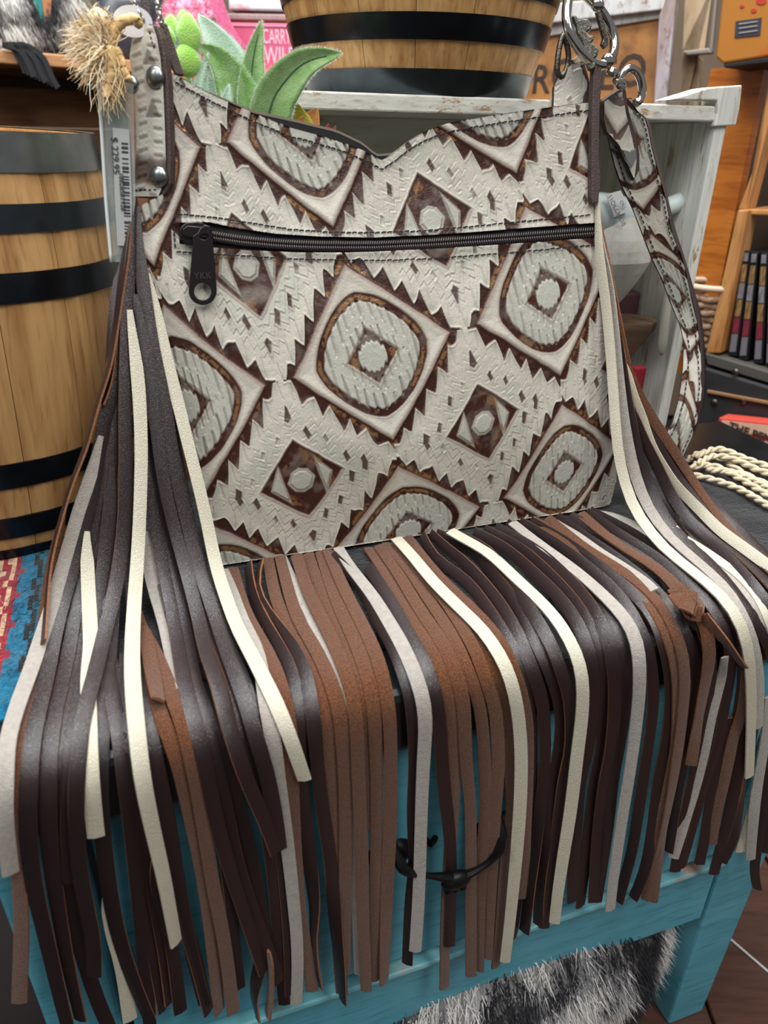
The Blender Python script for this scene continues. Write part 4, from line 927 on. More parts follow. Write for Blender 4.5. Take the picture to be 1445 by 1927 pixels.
b_, g_, r_, h_, i_, _ = pattern((f0 @ GE)*6.8+.54, -(f0 @ GV)*6.8+.20); rt = pxprism('strap_tab', [(1040, 216), (1042, 163), (1052, 138), (1076, 120), (1097, 119), (1105, 150), (1104, 175), (1098, 200)], pTR, NTR, .005, MT['strapedge'], bag, .0006, label='cream right strap tab')
gridobj('tab_face', Pt+NTR*(.0014+h_*1.2e-3)[..., None], EMB, rt, np.stack([b_*.35, g_*.2, r_*.4, i_*.5], -1))
pxprism('strap_tab', [(1028, 216), (1036, 190), (1044, 160), (1046, 180), (1044, 216)], pTR-GN*.004, NTR, .004, MT['creamraw'], bag, .0005)
ringp = [(1070, -6), (1062, 30), (1064, 62), (1078, 92), (1098, 114), (1122, 124), (1143, 117), (1158, 98), (1163, 72), (1157, 46), (1140, 20), (1118, 0), (1092, -14)]
rp_ = onK([q[0] for q in ringp], [q[1] for q in ringp], .004); rp_ += GN[None]*np.sin(np.linspace(0, 2*math.pi, 13)[:, None])*.006
Q = spline(np.vstack([rp_, rp_[:1]]), 60)[:-1]; v, f = tube(Q, .0036, 12, True); rg_ = obj('spring_ring', v, f, MT['chrome'], bag, smooth=True)
for p, r in (((1143, 115), .0052), ((1125, 12), .0046)):
    c = onK(p[0], p[1], .0085); v, f = dome(c, unit(CAM-c), r, .0022, 14, 4); obj('ring_screw', v, f, MT['chrome'], rg_, smooth=True)
pxprism('ring_gate', [(1122, 20), (1132, 22), (1144, 70), (1146, 84), (1138, 92), (1132, 84), (1136, 72)], onK(1135., 60., .002), GN, .003, MT['pewter'], rg_, .0006)
pw = [(1076, 29), (1084, 29), (1090, 37), (1096, 34), (1108, 35), (1114, 46), (1112, 55), (1104, 60), (1110, 66), (1117, 66), (1118, 74), (1112, 80), (1120, 84), (1127, 92), (1125, 104), (1116, 111), (1112, 114), (1121, 118), (1121, 128), (1110, 132), (1106, 128), (1102, 112), (1096, 94), (1100, 88), (1094, 74), (1086, 64), (1084, 50)]
cd_ = pxprism('carved_ring', pw, onK(1100., 80., .010), unit(GN-GE*.5), .006, MT['pewter'], bag, .0016, label='carved antique silver ring')
q = [(1058, 64), (1051, 90), (1047, 130), (1054, 146), (1064, 132), (1069, 110), (1066, 84)]
P_ = onK([a[0] for a in q], [a[1] for a in q], -.012); v, f = tube(spline(np.vstack([P_, P_[:1]]), 30)[:-1], .0022, 8, True); obj('carved_ring', v, f, MT['pewter'], bag, smooth=True)
pxprism('seam_end', [(1077, 112), (1086, 106), (1098, 109), (1094, 116), (1083, 120)], pTR+GN*.002, GN, .004, MT['creamraw'], bag, .0004)
# ---- shoulder strap
SB = -.268
pS_ = E0+NB*SB
Ls = [(1131, 187), (1133, 226), (1145, 261), (1156, 308), (1170, 349), (1191, 393), (1208, 437), (1228, 488), (1245, 523), (1264, 574), (1281, 615), (1287, 650), (1285, 693), (1278, 750), (1266, 793), (1250, 826), (1240, 850)]
Rs = [(1188, 186), (1198, 208), (1213, 222), (1220, 245), (1227, 280), (1240, 331), (1254, 382), (1264, 437), (1283, 485), (1297, 543), (1311, 607), (1318, 667), (1321, 726), (1316, 774), (1302, 822), (1285, 860), (1265, 890)]
Os = [(1192, 184), (1203, 208), (1224, 226), (1233, 261), (1240, 290), (1247, 317), (1258, 359), (1273, 425), (1292, 485), (1309, 543), (1323, 595), (1330, 655), (1332, 714), (1328, 762), (1314, 810), (1297, 850), (1275, 886)]
Gs = coons(Ls[::-1], Rs[::-1], [Ls[0], Rs[0]], [Ls[-1], Rs[-1]], 64, 460)
fall = lambda y: .052*sm(560, 860, y)-.004                          # the lower loop swings forward over the blanket
def onstrap(px, py, off=0.):
    px = np.asarray(px, float); py = np.asarray(py, float); d = ray(px, py); t = ((E0+NB*SB-CAM) @ NB)/(d @ NB); b = fall(py)
    t = ((E0 @ NB+SB+b)-CAM @ NB)/(d @ NB); p = CAM+d*t[..., None]; p[..., 2] = np.maximum(p[..., 2], ZT+.004); return p+NB*off
Ps = onstrap(Gs[..., 0], Gs[..., 1]); Lr = np.cumsum(np.r_[0, np.linalg.norm(np.diff(Ps[:, 32], axis=0), axis=1)])
wr = np.linspace(-1, 1, 64)[None, :]*np.ones((460, 1)); s_ = wr*.12+.05; t_ = -Lr[:, None]*6.4*np.ones((1, 64))+.12
b_, g_, r_, h_, i_, _ = pattern(s_, t_)
sh = gridobj('shoulder_strap', Ps+NB*(h_*1.2e-3)[..., None], EMB, bag, np.stack([b_, g_*.5, r_, i_], -1))
Rr = spline(onstrap([q[0] for q in Rs], [q[1] for q in Rs], .0006), 90); Or = spline(onstrap([q[0] for q in Os], [q[1] for q in Os], -.003), 90); Lr_ = spline(onstrap([q[0] for q in Ls], [q[1] for q in Ls], -.0018), 90); n = 90
recalc(obj('strap_edge', np.r_[Rr, Or, Lr_], [(k, k+1, n+k+1, n+k) for k in range(n-1)]+[(n+k, n+k+1, 2*n+k+1, 2*n+k) for k in range(n-1)], MT['strapedge'], sh, smooth=True, label='dark painted strap edge'))
for sd, c in ((4, Rs), (-5, Ls)):
    stitches('strap_stitching', [(q[0]-sd*1.6, q[1]) for q in c[1:]], .0014, 10, 7.5, sh, lambda x, y, o: onstrap(x, y, o))
flap = [(1133, 190), (1150, 178), (1168, 166), (1178, 168), (1184, 210), (1198, 255), (1204, 290), (1204, 318), (1193, 341), (1180, 312), (1166, 278), (1141, 252), (1133, 224)]
fo = pxprism('strap_flap', flap, onstrap(1170., 250., .006), NB, .005, MT['strapedge'], sh, .001)
Gt = coons([(1190, 334), (1164, 274), (1141, 248), (1135, 222), (1135, 192)], [(1192, 334), (1196, 300), (1188, 262), (1176, 215), (1170, 172)], [(1135, 192), (1152, 179), (1170, 172)], [(1190, 334), (1192, 334)], 50, 120)
Pt = onplane(Gt[..., 0], Gt[..., 1], onstrap(1170., 250., .006), NB); f0 = Pt-onstrap(1170., 250.)
b_, g_, r_, h_, i_, _ = pattern((f0 @ EB)*6.4+.06, -(f0 @ ZA)*6.4+.42)
gridobj('flap_face', Pt+NB*(.0014+h_*1e-3)[..., None], EMB, fo, np.stack([b_*.8, g_*.2, r_, i_*.6], -1))
pxprism('flap_tip', [(1170, 281), (1184, 284), (1197, 278), (1199, 297), (1189, 316), (1178, 303)], onstrap(1170., 250., .0095), NB, .002, MT['chrome'], fo, .0008)
ck = [(1146, 152), (1152, 140), (1164, 131), (1177, 136), (1186, 152), (1189, 172), (1185, 188), (1176, 196)]
P_ = onstrap([a[0] for a in ck], [a[1] for a in ck], .014); v, f = tube(spline(P_, 30), np.linspace(.0030, .0034, 30), 10); cl = obj('swivel_clasp', v, f, MT['chrome'], bag, smooth=True)
for (x, y, r, h) in ((1146, 156, .0055, .003), (1150, 163, .0042, .004), (1135, 138, .005, .004)):
    c = onstrap(x, y, .014); a = np.linspace(0, 2*math.pi, 15)[:-1]; ax = unit(np.array([-.3, -.2, -1])); x1 = unit(np.cross(ax, NB)); y1 = np.cross(ax, x1)
    v, f = prism(c+np.cos(a)[:, None]*x1*r+np.sin(a)[:, None]*y1*r-ax*h/2, ax, h); bev(recalc(obj('swivel_collar', v, f, MT['chrome'], cl)), .0006)
# ------------------------------------------------------------------ fringe
def sdf_table(b, z):
    r = .022; q0 = b-.001+r; q1 = z-ZT+r
    return np.hypot(np.maximum(q0, 0), np.maximum(q1, 0))+np.minimum(np.maximum(q0, q1), 0)-r
cu0 = np.array([-.238, .865]); cu1 = np.array([-.135, .60]); cdir = unit(cu1-cu0); cnr = np.array([-cdir[1], cdir[0]]); cnr = cnr*np.sign(cnr[0])
def sdf_curtain(b, z):
    s = (b-cu0[0])*cnr[0]+(z-cu0[1])*cnr[1]; t = sdf_table(b, z); k = .045
    h = np.clip(.5+.5*(t-s)/k, 0, 1); return t*(1-h)+s*h-k*h*(1-h)
def drape(px, py, off, sdf):
    d = unit(ray(px, py)); t = np.full(len(px), .25); o = CAM
    for _ in range(90):
        p = o+d*t[:, None]; a, b, z = toab(p); t = t+.9*(sdf(b, z)-off)
        t = np.clip(t, .2, 1.6)
    p = o+d*t[:, None]; a, b, z = toab(p); h = 1e-4
    gb = sdf(b+h, z)-sdf(b-h, z); gz = sdf(b, z+h)-sdf(b, z-h)
    return p, unit(gb[:, None]*NB+gz[:, None]*ZA)
MATS = dict(D=('dark', 'suede', 'raw'), B=('suede', 'dark', 'raw'), C=('cream', 'grey', 'creamraw'), G=('grey', 'cream', 'grey'))
LBL = dict(C='smooth cream strand', G='rough grey suede side of a cream strand', B='brown suede side of a strand', D=None)
def smooth1(x, k=2):
    for _ in range(k): x = np.vstack([x[:1], (x[:-2]+2*x[1:-1]+x[2:])/4, x[-1:]])
    return x
def strand(code, pts, layer=0, sdf=sdf_table, w=.0088, roll=None, n=None, parent=None):
    c = code[0]; c2 = spline(np.array(pts, float), n or max(16, min(34, int(len(pts)*2.6)+6)))
    n = len(c2); th = .0021
    if roll is None: sg = np.clip((c2[:, 0].mean()-560)/300, -1, 1)*12; roll = [rng.uniform(-14, 14), sg+rng.uniform(-6, 6), sg+rng.uniform(-6, 6), sg+rng.uniform(-20, 20), sg+rng.uniform(-34, 34)]
    rl = np.radians(np.interp(np.linspace(0, 1, n), np.linspace(0, 1, len(roll)), roll))
    off = .0013+.0023*layer+np.abs(np.sin(rl))*w*.42
    p, nn = drape(c2[:, 0], c2[:, 1], off, sdf)
    p = smooth1(p, 1); nn = unit(smooth1(nn, 2)); T = unit(np.gradient(p, axis=0)); Bn = unit(np.cross(nn, T)); nn = np.cross(T, Bn)
    ca, sa = np.cos(rl)[:, None], np.sin(rl)[:, None]; b2 = Bn*ca+nn*sa; n2 = nn*ca-Bn*sa
    ww = (w/2*(1+.05*np.sin(np.linspace(0, 9, n)+rng.uniform(0, 6)))*(np.interp(np.linspace(0, 1, n), [0, .10, 1], [.4, 1, 1]) if sdf is sdf_curtain else 1))[:, None]
    cup = th*.35
    sec = [p-b2*ww+n2*(th/2-cup), p+n2*th/2, p+b2*ww+n2*(th/2-cup), p+b2*ww-n2*th/2, p-b2*ww-n2*th/2]
    v = np.concatenate(sec); f = []; mi = []
    for k in range(n-1):
        for s, m in ((0, 0), (1, 0), (2, 2), (3, 1), (4, 2)):
            s2 = (s+1) % 5; f.append((s*n+k, s*n+k+1, s2*n+k+1, s2*n+k)); mi.append(m)
    f.append([s*n for s in range(5)]); f.append([s*n+n-1 for s in range(5)][::-1]); mi += [2, 2]
    o = obj('fringe_strand', v, f, [MT[x] for x in MATS[c]], parent or bag, mi=mi); recalc(o)
    me = o.data; me.polygons.foreach_set('use_smooth', [True]*len(me.polygons)); me.set_sharp_from_angle(angle=math.radians(45))
    if LBL[c]: o['label'] = LBL[c]
    return o
FR = """
G 1.7 0,0,0,0|425,1085 430,1095 440,1120 457,1169 485,1225 500,1319 515,1399 524,1473 534,1541 544,1617 552,1693 559,1769 560,1832 557,1890
B 1|442,1082 462,1150 498,1215 520,1262 533,1310 545,1370 548,1453 552,1541 559,1642 567,1731 577,1794 587,1865
D 0 55,60,20,0,0,10,70,80|468,1076 472,1110 490,1155 520,1210 545,1255 556,1300 562,1361 566,1473 577,1566 588,1667 592,1718 588,1763 597,1834 602,1855
D 1 60,60,20,0,0,-10,40,70|487,1072 480,1110 500,1150 530,1190 562,1235 581,1295 590,1361 600,1465 610,1541 622,1617 627,1693 634,1769 640,1820 645,1885
B 0|507,1064 517,1120 542,1179 574,1224 597,1269 612,1324 619,1374 624,1473 630,1570 635,1667 636,1769 643,1870
B 1|530,1060 540,1100 559,1162 589,1212 614,1262 632,1311 643,1361 649,1473 650,1566 649,1667 649,1769 648,1836
G 0|533,1057 550,1095 577,1140 602,1197 624,1244 643,1299 657,1361 663,1410 668,1473 669,1560 670,1617 672,1693 675,1769 677,1834
B 2|562,1058 579,1112 604,1162 629,1212 649,1262 664,1311 671,1361 675,1473 677,1516 681,1617 683,1718 686,1794 689,1865
B 0|584,1055 604,1112 624,1162 649,1212 669,1262 684,1311 690,1361 693,1473 694,1560
B 1|607,1051 624,1105 644,1155 669,1207 689,1262 701,1311 706,1374 709,1473 708,1617 708,1743 707,1845
B 2|622,1048 644,1100 669,1150 694,1199 714,1249 726,1299 734,1361 736,1473 735,1540 731,1617 726,1743 723,1850
D 1 50,50,35,10,0,0,15,45,40|634,1055 660,1080 682,1105 705,1160 730,1200 747,1234 765,1284 777,1334 782,1433 778,1526 780,1627 771,1703 766,1814
G 3.2|644,1043 654,1060 677,1090 700,1118 730,1167 757,1214 782,1271 797,1321 801,1371 797,1433 793,1526 790,1627 787,1703 781,1790
D 1 30,10,0,0,0,20|700,1078 715,1099 745,1147 772,1197 797,1239 812,1284 824,1329 832,1433 838,1501 847,1580 849,1660 846,1780
B 0|702,1043 730,1085 755,1134 785,1177 812,1222 832,1271 847,1321 854,1383 855,1433 852,1526 845,1627 839,1729 836,1860
B 1|720,1038 750,1080 782,1134 812,1179 840,1222 859,1271 872,1321 877,1433 885,1514 886,1627 886,1729 886,1837
B 0|737,1033 775,1080 807,1129 840,1177 867,1229 887,1279 904,1334 912,1433 914,1526 907,1615 902,1703 901,1827
B 1|755,1033 800,1085 840,1134 869,1179 897,1229 914,1279 932,1334 938,1433 932,1514 927,1602 922,1703 917,1804
B 0|765,1035 812,1085 854,1139 889,1190 919,1229 939,1279 952,1334 959,1433 963,1526 950,1615 943,1703 933,1820
B 1|775,1021 805,1060 840,1100 884,1142 919,1179 947,1219 966,1262 982,1310 992,1365 994,1450 990,1560 984,1690
C 3|755,1023 780,1050 807,1085 840,1119 874,1152 907,1184 932,1219 954,1259 969,1309 977,1359 981,1433 978,1526 970,1627 960,1729 950,1810
D 0 60,55,45,10,0,0,0,-10,-40|800,1020 815,1050 850,1072 885,1100 914,1140 944,1184 962,1217 979,1259 991,1309 999,1359 1000,1433 1000,1526 993,1615 978,1703 970,1761
D 1 65,60,45,10,0,0,40,70,60|820,1014 840,1032 869,1054 899,1085 924,1114 949,1149 972,1189 989,1229 1006,1271 1021,1321 1026,1383 1026,1433 1016,1526 1003,1627 993,1703 986,1754
D 0 70,65,45,10,0,0,20,60,50|834,1010 874,1025 904,1052 932,1085 959,1119 986,1159 1006,1204 1026,1247 1044,1291 1056,1340 1054,1392 1038,1500 1025,1593 1015,1670 1012,1740
D 2 60,60,40,10,0,0,0,10,20|860,1008 899,1023 937,1058 969,1105 999,1149 1024,1189 1044,1229 1059,1271 1072,1320 1073,1413 1062,1454 1046,1577 1034,1670 1023,1746
C 4.4|859,1006 874,1015 904,1030 932,1050 962,1080 994,1109 1018,1132 1046,1163 1071,1203 1089,1243 1097,1290 1095,1351 1087,1413 1077,1500 1068,1562 1058,1623 1049,1685 1043,1737
D 1 65,60,50,30,5,0,30,30,0|904,1007 937,1023 974,1050 1011,1085 1035,1107 1060,1134 1083,1166 1104,1213 1115,1265 1118,1320 1108,1413 1092,1465 1083,1577 1077,1697
D 0 65,60,50,20,0,0,10,-10|924,1003 974,1028 1015,1062 1045,1092 1073,1123 1099,1160 1120,1203 1132,1259 1135,1320 1131,1413 1122,1445 1111,1531 1102,1623 1092,1706
D 2 60,55,50,20,0,0,0,10|945,998 986,1020 1025,1046 1060,1080 1090,1111 1117,1148 1139,1191 1153,1243 1157,1305 1148,1413 1136,1469 1123,1577 1117,1697
D 1 65,60,45,20,0,0,10,45,20|965,993 1025,1038 1077,1076 1114,1115 1145,1157 1166,1206 1177,1259 1179,1320 1169,1397 1157,1454 1145,1546 1131,1639 1122,1697
G 4.4|975,992 1000,1012 1031,1035 1074,1066 1108,1094 1139,1123 1169,1154 1191,1188 1202,1228 1204,1290 1197,1367 1185,1454 1172,1531 1163,1593 1154,1654 1148,1713
D 1 65,60,40,10,0,0,20,50,60|990,989 1037,1016 1092,1055 1136,1090 1172,1129 1200,1173 1219,1222 1228,1274 1229,1336 1217,1423 1203,1516 1191,1593 1179,1639 1163,1697
D 0 65,60,40,10,0,0,10,30,70|1010,988 1062,1018 1123,1062 1172,1100 1216,1142 1240,1185 1254,1234 1262,1290 1256,1382 1248,1420 1237,1485 1228,1562 1213,1639 1191,1691
B 1 40,20,0,0,0,20,40|1015,986 1077,1027 1139,1063 1191,1102 1228,1142 1253,1188 1268,1234 1275,1290 1271,1408 1262,1454 1246,1531 1231,1608 1216,1694
B 2 40,20,0,0,0,-20,40|1040,984 1102,1033 1163,1069 1213,1105 1246,1142 1271,1188 1286,1237 1289,1290 1282,1367 1272,1439 1259,1516 1243,1593 1228,1697
G 2|1046,982 1086,1008 1129,1040 1172,1067 1210,1093 1230,1112
D 0 55,50,30,0,0,50,60|1060,980 1123,1025 1176,1062 1222,1100 1259,1142 1286,1185 1305,1228 1312,1274 1302,1340 1289,1408 1277,1469 1265,1546 1256,1602
D 1 50,40,20,0,0,20|1085,977 1150,1015 1215,1055 1270,1100 1300,1140 1326,1190 1338,1240 1334,1310 1318,1400 1300,1480 1284,1560 1270,1640
B 3 20,0,10,40,30,0,-10,30|1102,975 1132,1000 1172,1029 1216,1056 1253,1083 1277,1111 1300,1145 1323,1166 1334,1213 1334,1253 1325,1300 1312,1370 1300,1440
B 4 75,80,80|1322,1158 1345,1187 1370,1216 1397,1253
D 1 60,45,10,0,0,-10|1115,972 1172,1010 1234,1048 1277,1083 1323,1120 1352,1160 1371,1205 1376,1245 1372,1290 1362,1340 1350,1408 1333,1454 1308,1546 1285,1632
D 0 65,60,45,0,0|1122,968 1191,1004 1246,1043 1300,1078 1345,1120 1376,1165 1394,1210 1400,1270 1388,1350 1366,1440 1340,1530 1318,1625
G 1|1126,966 1150,970 1172,978 1197,990 1240,1022 1290,1060
G 1|1366,1235 1362,1260 1354,1290 1337,1351 1326,1408 1308,1485 1289,1546 1266,1614
D 0 0,30|1375,1350 1358,1420 1339,1500 1326,1577 1316,1626
B 1 0,20,30|1405,1260 1402,1300 1395,1345 1379,1392 1363,1469 1348,1531 1339,1588
D 0 10,40,20|1415,1300 1408,1360 1394,1423 1379,1500 1360,1577 1343,1645
D 1 10,-30,30|1425,1330 1415,1400 1399,1485 1382,1577 1358,1623
C 0|1440,1380 1430,1450 1413,1534 1402,1575 1392,1603
G 2|1448,1310 1442,1377 1432,1439 1422,1500 1416,1562 1412,1617
D 1 20,40,50|1455,1390 1443,1485 1425,1593 1419,1639 1425,1673
D 0 20,30|1470,1400 1456,1500 1444,1605
"""
RB = """
D 0|1130,474 1146,560 1158,700 1175,830 1196,915 1222,970 1258,1015 1303,1055 1343,1100 1376,1150 1393,1205 1400,1270 1398,1380 1390,1520
C 4.2|1126,478 1138,560 1148,660 1156,770 1164,860 1178,915 1191,954 1216,991 1246,1028 1283,1059 1326,1092 1363,1126 1391,1166 1407,1213 1413,1274 1414,1351 1410,1462
G 3|1130,470 1146,540 1157,640 1168,750 1182,840 1203,920 1222,960 1253,1003 1289,1037 1326,1068 1370,1110 1400,1160 1420,1215 1430,1290 1426,1370
D 2|1132,470 1152,570 1168,680 1186,790 1205,870 1225,920 1246,966 1279,1006 1317,1040 1357,1080 1391,1123 1422,1166 1445,1210 1460,1260 1462,1340
D 0|1134,466 1156,580 1180,700 1215,810 1246,900 1277,965 1310,1012 1350,1060 1385,1110 1420,1165 1448,1230
C 2|1215,905 1240,955 1275,1005 1317,1031 1354,1056 1391,1083 1422,1117 1447,1160 1465,1210
G 1|1290,1010 1340,1055 1373,1086 1407,1129 1440,1176 1462,1230
D 2 50,45,40,35|1180,745 1205,815 1235,875 1262,930 1293,975 1333,1012 1370,1049 1410,1092 1450,1147 1480,1210
D 1 0,0|1182,735 1215,820 1256,905 1293,958 1339,1000 1385,1038 1431,1080 1475,1130
C 2 60,60,55|1165,660 1190,745 1206,783 1225,839 1257,893 1277,920 1314,957 1354,997 1400,1031 1460,1075
D 2|1166,650 1188,730 1215,795 1250,860 1288,915 1330,965 1372,1005 1420,1045 1480,1095
B 3 65,50,15,0,0|1131,470 1150,560 1166,650 1184,708 1211,762 1241,808 1274,857 1300,898 1326,936 1357,978 1400,1024 1450,1062 1500,1100
D 1|1196,760 1240,830 1290,895 1340,945 1385,990 1430,1035 1480,1080
"""
LB = """
D 0|262,392 272,480 288,600 310,740 335,880 362,1010 395,1120 425,1200 458,1275 480,1340 500,1420 515,1500 530,1600 540,1693 545,1769 547,1870
C 3|277,515 284,542 299,617 317,691 337,766 353,832 373,911 389,980 406,1063 428,1132 450,1189 470,1224 495,1274 520,1324 545,1386 573,1468
D 3.9|259,388 259,455 269,529 279,604 292,679 309,754 321,835 334,911 351,980 370,1063 395,1132 417,1201 444,1273 466,1332 481,1389 500,1445 519,1540 527,1600
D 1|258,395 256,470 258,560 270,640 284,720 297,800 309,880 325,960 350,1055 385,1145 415,1222 445,1300 462,1370 478,1430 493,1470 511,1510
D 5.2 0,0,0,-10,-25,-30|254,554 267,617 279,691 289,754 297,828 309,911 328,994 351,1077 373,1160 392,1243 406,1270 421,1332 444,1408 466,1472 497,1540 520,1604
D 1|270,760 276,830 290,900 301,966 323,1063 340,1146 353,1215 365,1279 383,1351 402,1426 425,1521 444,1615 474,1709 504,1785 527,1847
D 2|266,800 272,860 281,925 295,994 309,1077 326,1160 340,1243 348,1290 365,1351 387,1445 406,1540 432,1634 463,1728 497,1830
D 0|300,1100 345,1220 385,1330 420,1430 450,1530 478,1640 495,1740 512,1790
G 0|274,1000 281,1063 293,1118 309,1174 326,1243 345,1300
B 2|262,1150 270,1185 284,1211 304,1257 334,1332 353,1389 372,1483 387,1577 402,1672 421,1766 440,1906
B 1|265,1180 280,1260 304,1351 334,1426 361,1540 383,1653 398,1766 414,1905
B 3|272,1180 282,1240 298,1316
D 0|392,1350 410,1500 425,1600 436,1700 440,1766 450,1860
B 0|380,1330 405,1480 424,1600 434,1700 440,1790 446,1862
C 6.2|244,583 249,629 259,704 264,779 266,853 265,911 262,994 257,1077 251,1160 248,1243 250,1290 257,1370 268,1464 287,1558 309,1653 332,1776
D 4.6|250,400 244,492 241,554 238,629 237,704 236,779 237,850 237,911 234,994 223,1077 209,1146 190,1215 176,1284 162,1320 151,1389 143,1502 147,1615 162,1709 177,1766 177,1838
D 1|252,430 240,540 230,629 222,704 222,780 216,855 208,938 204,1021 200,1105 197,1188 200,1250 212,1310 226,1389 240,1502 253,1615 264,1728 275,1842 282,1930
D 1|236,700 233,800 228,900 222,1000 216,1090 212,1170 205,1250 196,1313 189,1408 189,1521 200,1634 219,1747 249,1842 283,1922
C 3.5 0,0,0,0,0|164,1000 163,1021 165,1077 168,1146 171,1215 166,1275 168,1370 171,1464 177,1540 181,1575
C 0|200,1680 212,1750 226,1804 245,1920
D 3 60,60,70,70,75,75,60|246,410 236,480 225,554 215,629 205,691 188,741 174,791 157,853 140,891 121,952 102,1021 92,1077 86,1140 80,1210
B 1 0,0,0,0,10,20,10|120,960 104,1040 93,1100 84,1180 74,1270 57,1332 46,1389 34,1445 28,1540 34,1634 40,1728 39,1800 36,1887
G 3|190,820 182,850 171,897 151,952 135,1008 115,1077 96,1146 77,1201 62,1250 38,1313 15,1389 10,1464 9,1540 20,1645
D 2|242,430 228,560 220,660 210,754 190,812 184,870 174,930 162,980 143,1049 124,1118 104,1188 93,1257 79,1310 60,1389 53,1483 53,1577 64,1672 87,1766 113,1879 128,1935
D 1 20,10,0,0,10,30|244,440 235,560 226,680 208,790 192,869 182,938 171,1008 151,1091 138,1174 124,1257 109,1310 94,1389 89,1483 91,1577 106,1691 125,1804 151,1920
D 0|240,480 232,600 225,720 214,840 200,950 185,1050 165,1130 148,1188 138,1257 130,1310 117,1389 113,1502 117,1615 132,1709 158,1804 181,1879 206,1935
D 2|210,880 206,960 196,1060 180,1150 165,1230 150,1310 138,1400 132,1500 130,1600 134,1660
D 0|240,900 246,1000 250,1100 254,1200 262,1290 280,1380 296,1440 318,1550 334,1653 351,1747 370,1810 393,1905
D 1|262,1230 272,1313 291,1426 313,1540 330,1640 345,1720 362,1800 385,1890
D 0|230,1230 240,1340 255,1460 272,1580 291,1691 309,1785 321,1885
D 0|215,1240 222,1300 230,1389 242,1502 253,1600 268,1700 290,1800 308,1900
D 1|290,1620 305,1700 325,1790 340,1905
D 1 0,20,60,80|495,1780 488,1819 479,1860 478,1885 484,1915
B 1 70,75,80|505,1790 509,1845 507,1880 503,1912
D 2|236,480 229,560 221,629 212,690 204,740
D 2 0,40,65|232,500 218,570 210,650 203,720 190,760
D 0|470,1290 478,1390 492,1500 510,1600 520,1700 527,1800 535,1890
"""
def parse(txt, sdf, pre=None, under=False):
    for ln in txt.strip().split('\n'):
        h, p = ln.split('|'); h = h.split(); pts = [tuple(map(float, q.split(','))) for q in p.split()]
        roll = [float(x) for x in h[2].split(',')] if len(h) > 2 else None
        if pre is not None and pts[0][1] < 500: pts = [(1123+rng.uniform(-1, 1), 380), (1126+rng.uniform(-1, 1), 430)]+pts; roll = roll or [80, 70, 45, 10, 0, 0]
        if under and pts[0][1] < 1110: d = np.array(pts[0])-np.array(pts[1]); pts = [tuple(np.array(pts[0])+unit(d)*14)]+pts
        strand(h[0], pts, float(h[1]), sdf, roll=roll)
parse(FR, sdf_table, under=True); parse(RB, sdf_curtain, pre=1); parse(LB, sdf_curtain)
# knot in one brown strand
kp = [(1268, 1104), (1284, 1118), (1298, 1140), (1312, 1148), (1316, 1138), (1302, 1128), (1288, 1136), (1296, 1152), (1320, 1156)]
strand('B', kp, 6, sdf_table, .011, [30, 60, 20, -30, 40])
strand('B', [(1270, 1118), (1286, 1134), (1310, 1146)], 8, sdf_table, .012, [0, 10, 0])
strand('B', [(1300, 1112), (1296, 1128), (1290, 1150)], 9, sdf_table, .010, [10, 0, 10])
# ------------------------------------------------------------------ price tag
NTG = unit(GN-GE*.35); pTG = bagflat(225., 300.)+GN*.004
def onTG(px, py, off=0.): return onplane(np.array(px, float), np.array(py, float), pTG, NTG)+NTG*off
tg = empty('price_tag', onTG(225, 160), 'clear plastic price sleeve with barcode sticker hanging on twine left of the bag', 'tag')
plm = mat('clear_sleeve', (196, 208, 204), .12, spec=.6, alpha=.34, noise=((60, 60, 14), .7, (120, 134, 128)))
pxprism('sleeve', [(176, 140), (250, 158), (254, 380), (246, 440), (233, 494), (209, 492), (203, 420), (195, 300), (188, 190)], pTG, NTG, .0012, plm, tg)
Q = spline(onTG([172, 183, 188, 193, 200, 206, 210], [138, 142, 185, 270, 380, 450, 494], .0006), 24); v, f = tube(Q, .0011, 6); obj('sleeve_edge', v, f, mat('sleeve_rim', (214, 222, 220), .3), tg, smooth=True)
stk = pxprism('sticker', [(212, 240), (243, 244), (248, 380), (246, 452), (238, 463), (221, 462), (216, 380)], pTG+NTG*.0012, NTG, .0004, mat('sticker_paper', (168, 171, 169), .5), tg)
ink = mat('barcode_ink', (46, 46, 48), .6)
for y, h in ((268, 3), (275, 4.5), (284, 3), (297, 2), (306, 1.5), (313, 5), (321, 3), (331, 1.5), (336, 1.5), (341, 7), (352, 1.5), (360, 3), (366, 1.5), (374, 2), (380, 2), (386, 4.5), (394, 1.5), (399, 3), (405, 1.5), (416, 4), (424, 1.5), (430, 1.5), (436, 4), (444, 2.5)):
    k = (y-260)/190; x0 = 228+7*k; pxprism('barcode_bar', [(x0, y), (x0+12, y+1), (x0+12, y+1+h), (x0, y+h)], pTG+NTG*.0016, NTG, .0002, ink, stk)
exG = unit(onTG(217, 310)-onTG(214, 260)); eyG = unit(np.cross(NTG, exG))
text('lettering', '$ 229.95', .0062, onTG(216, 258, .0018), exG, eyG, ink, stk, .0001); text('lettering', '18828581928', .0042, onTG(229, 325, .0018), exG, eyG, ink, stk, .0001)
twm = [mat('jute_pale', (246, 232, 200), .9), mat('jute_gold', (222, 188, 132), .9), mat('jute_brown', (150, 116, 82), .9)]
mb = MB()
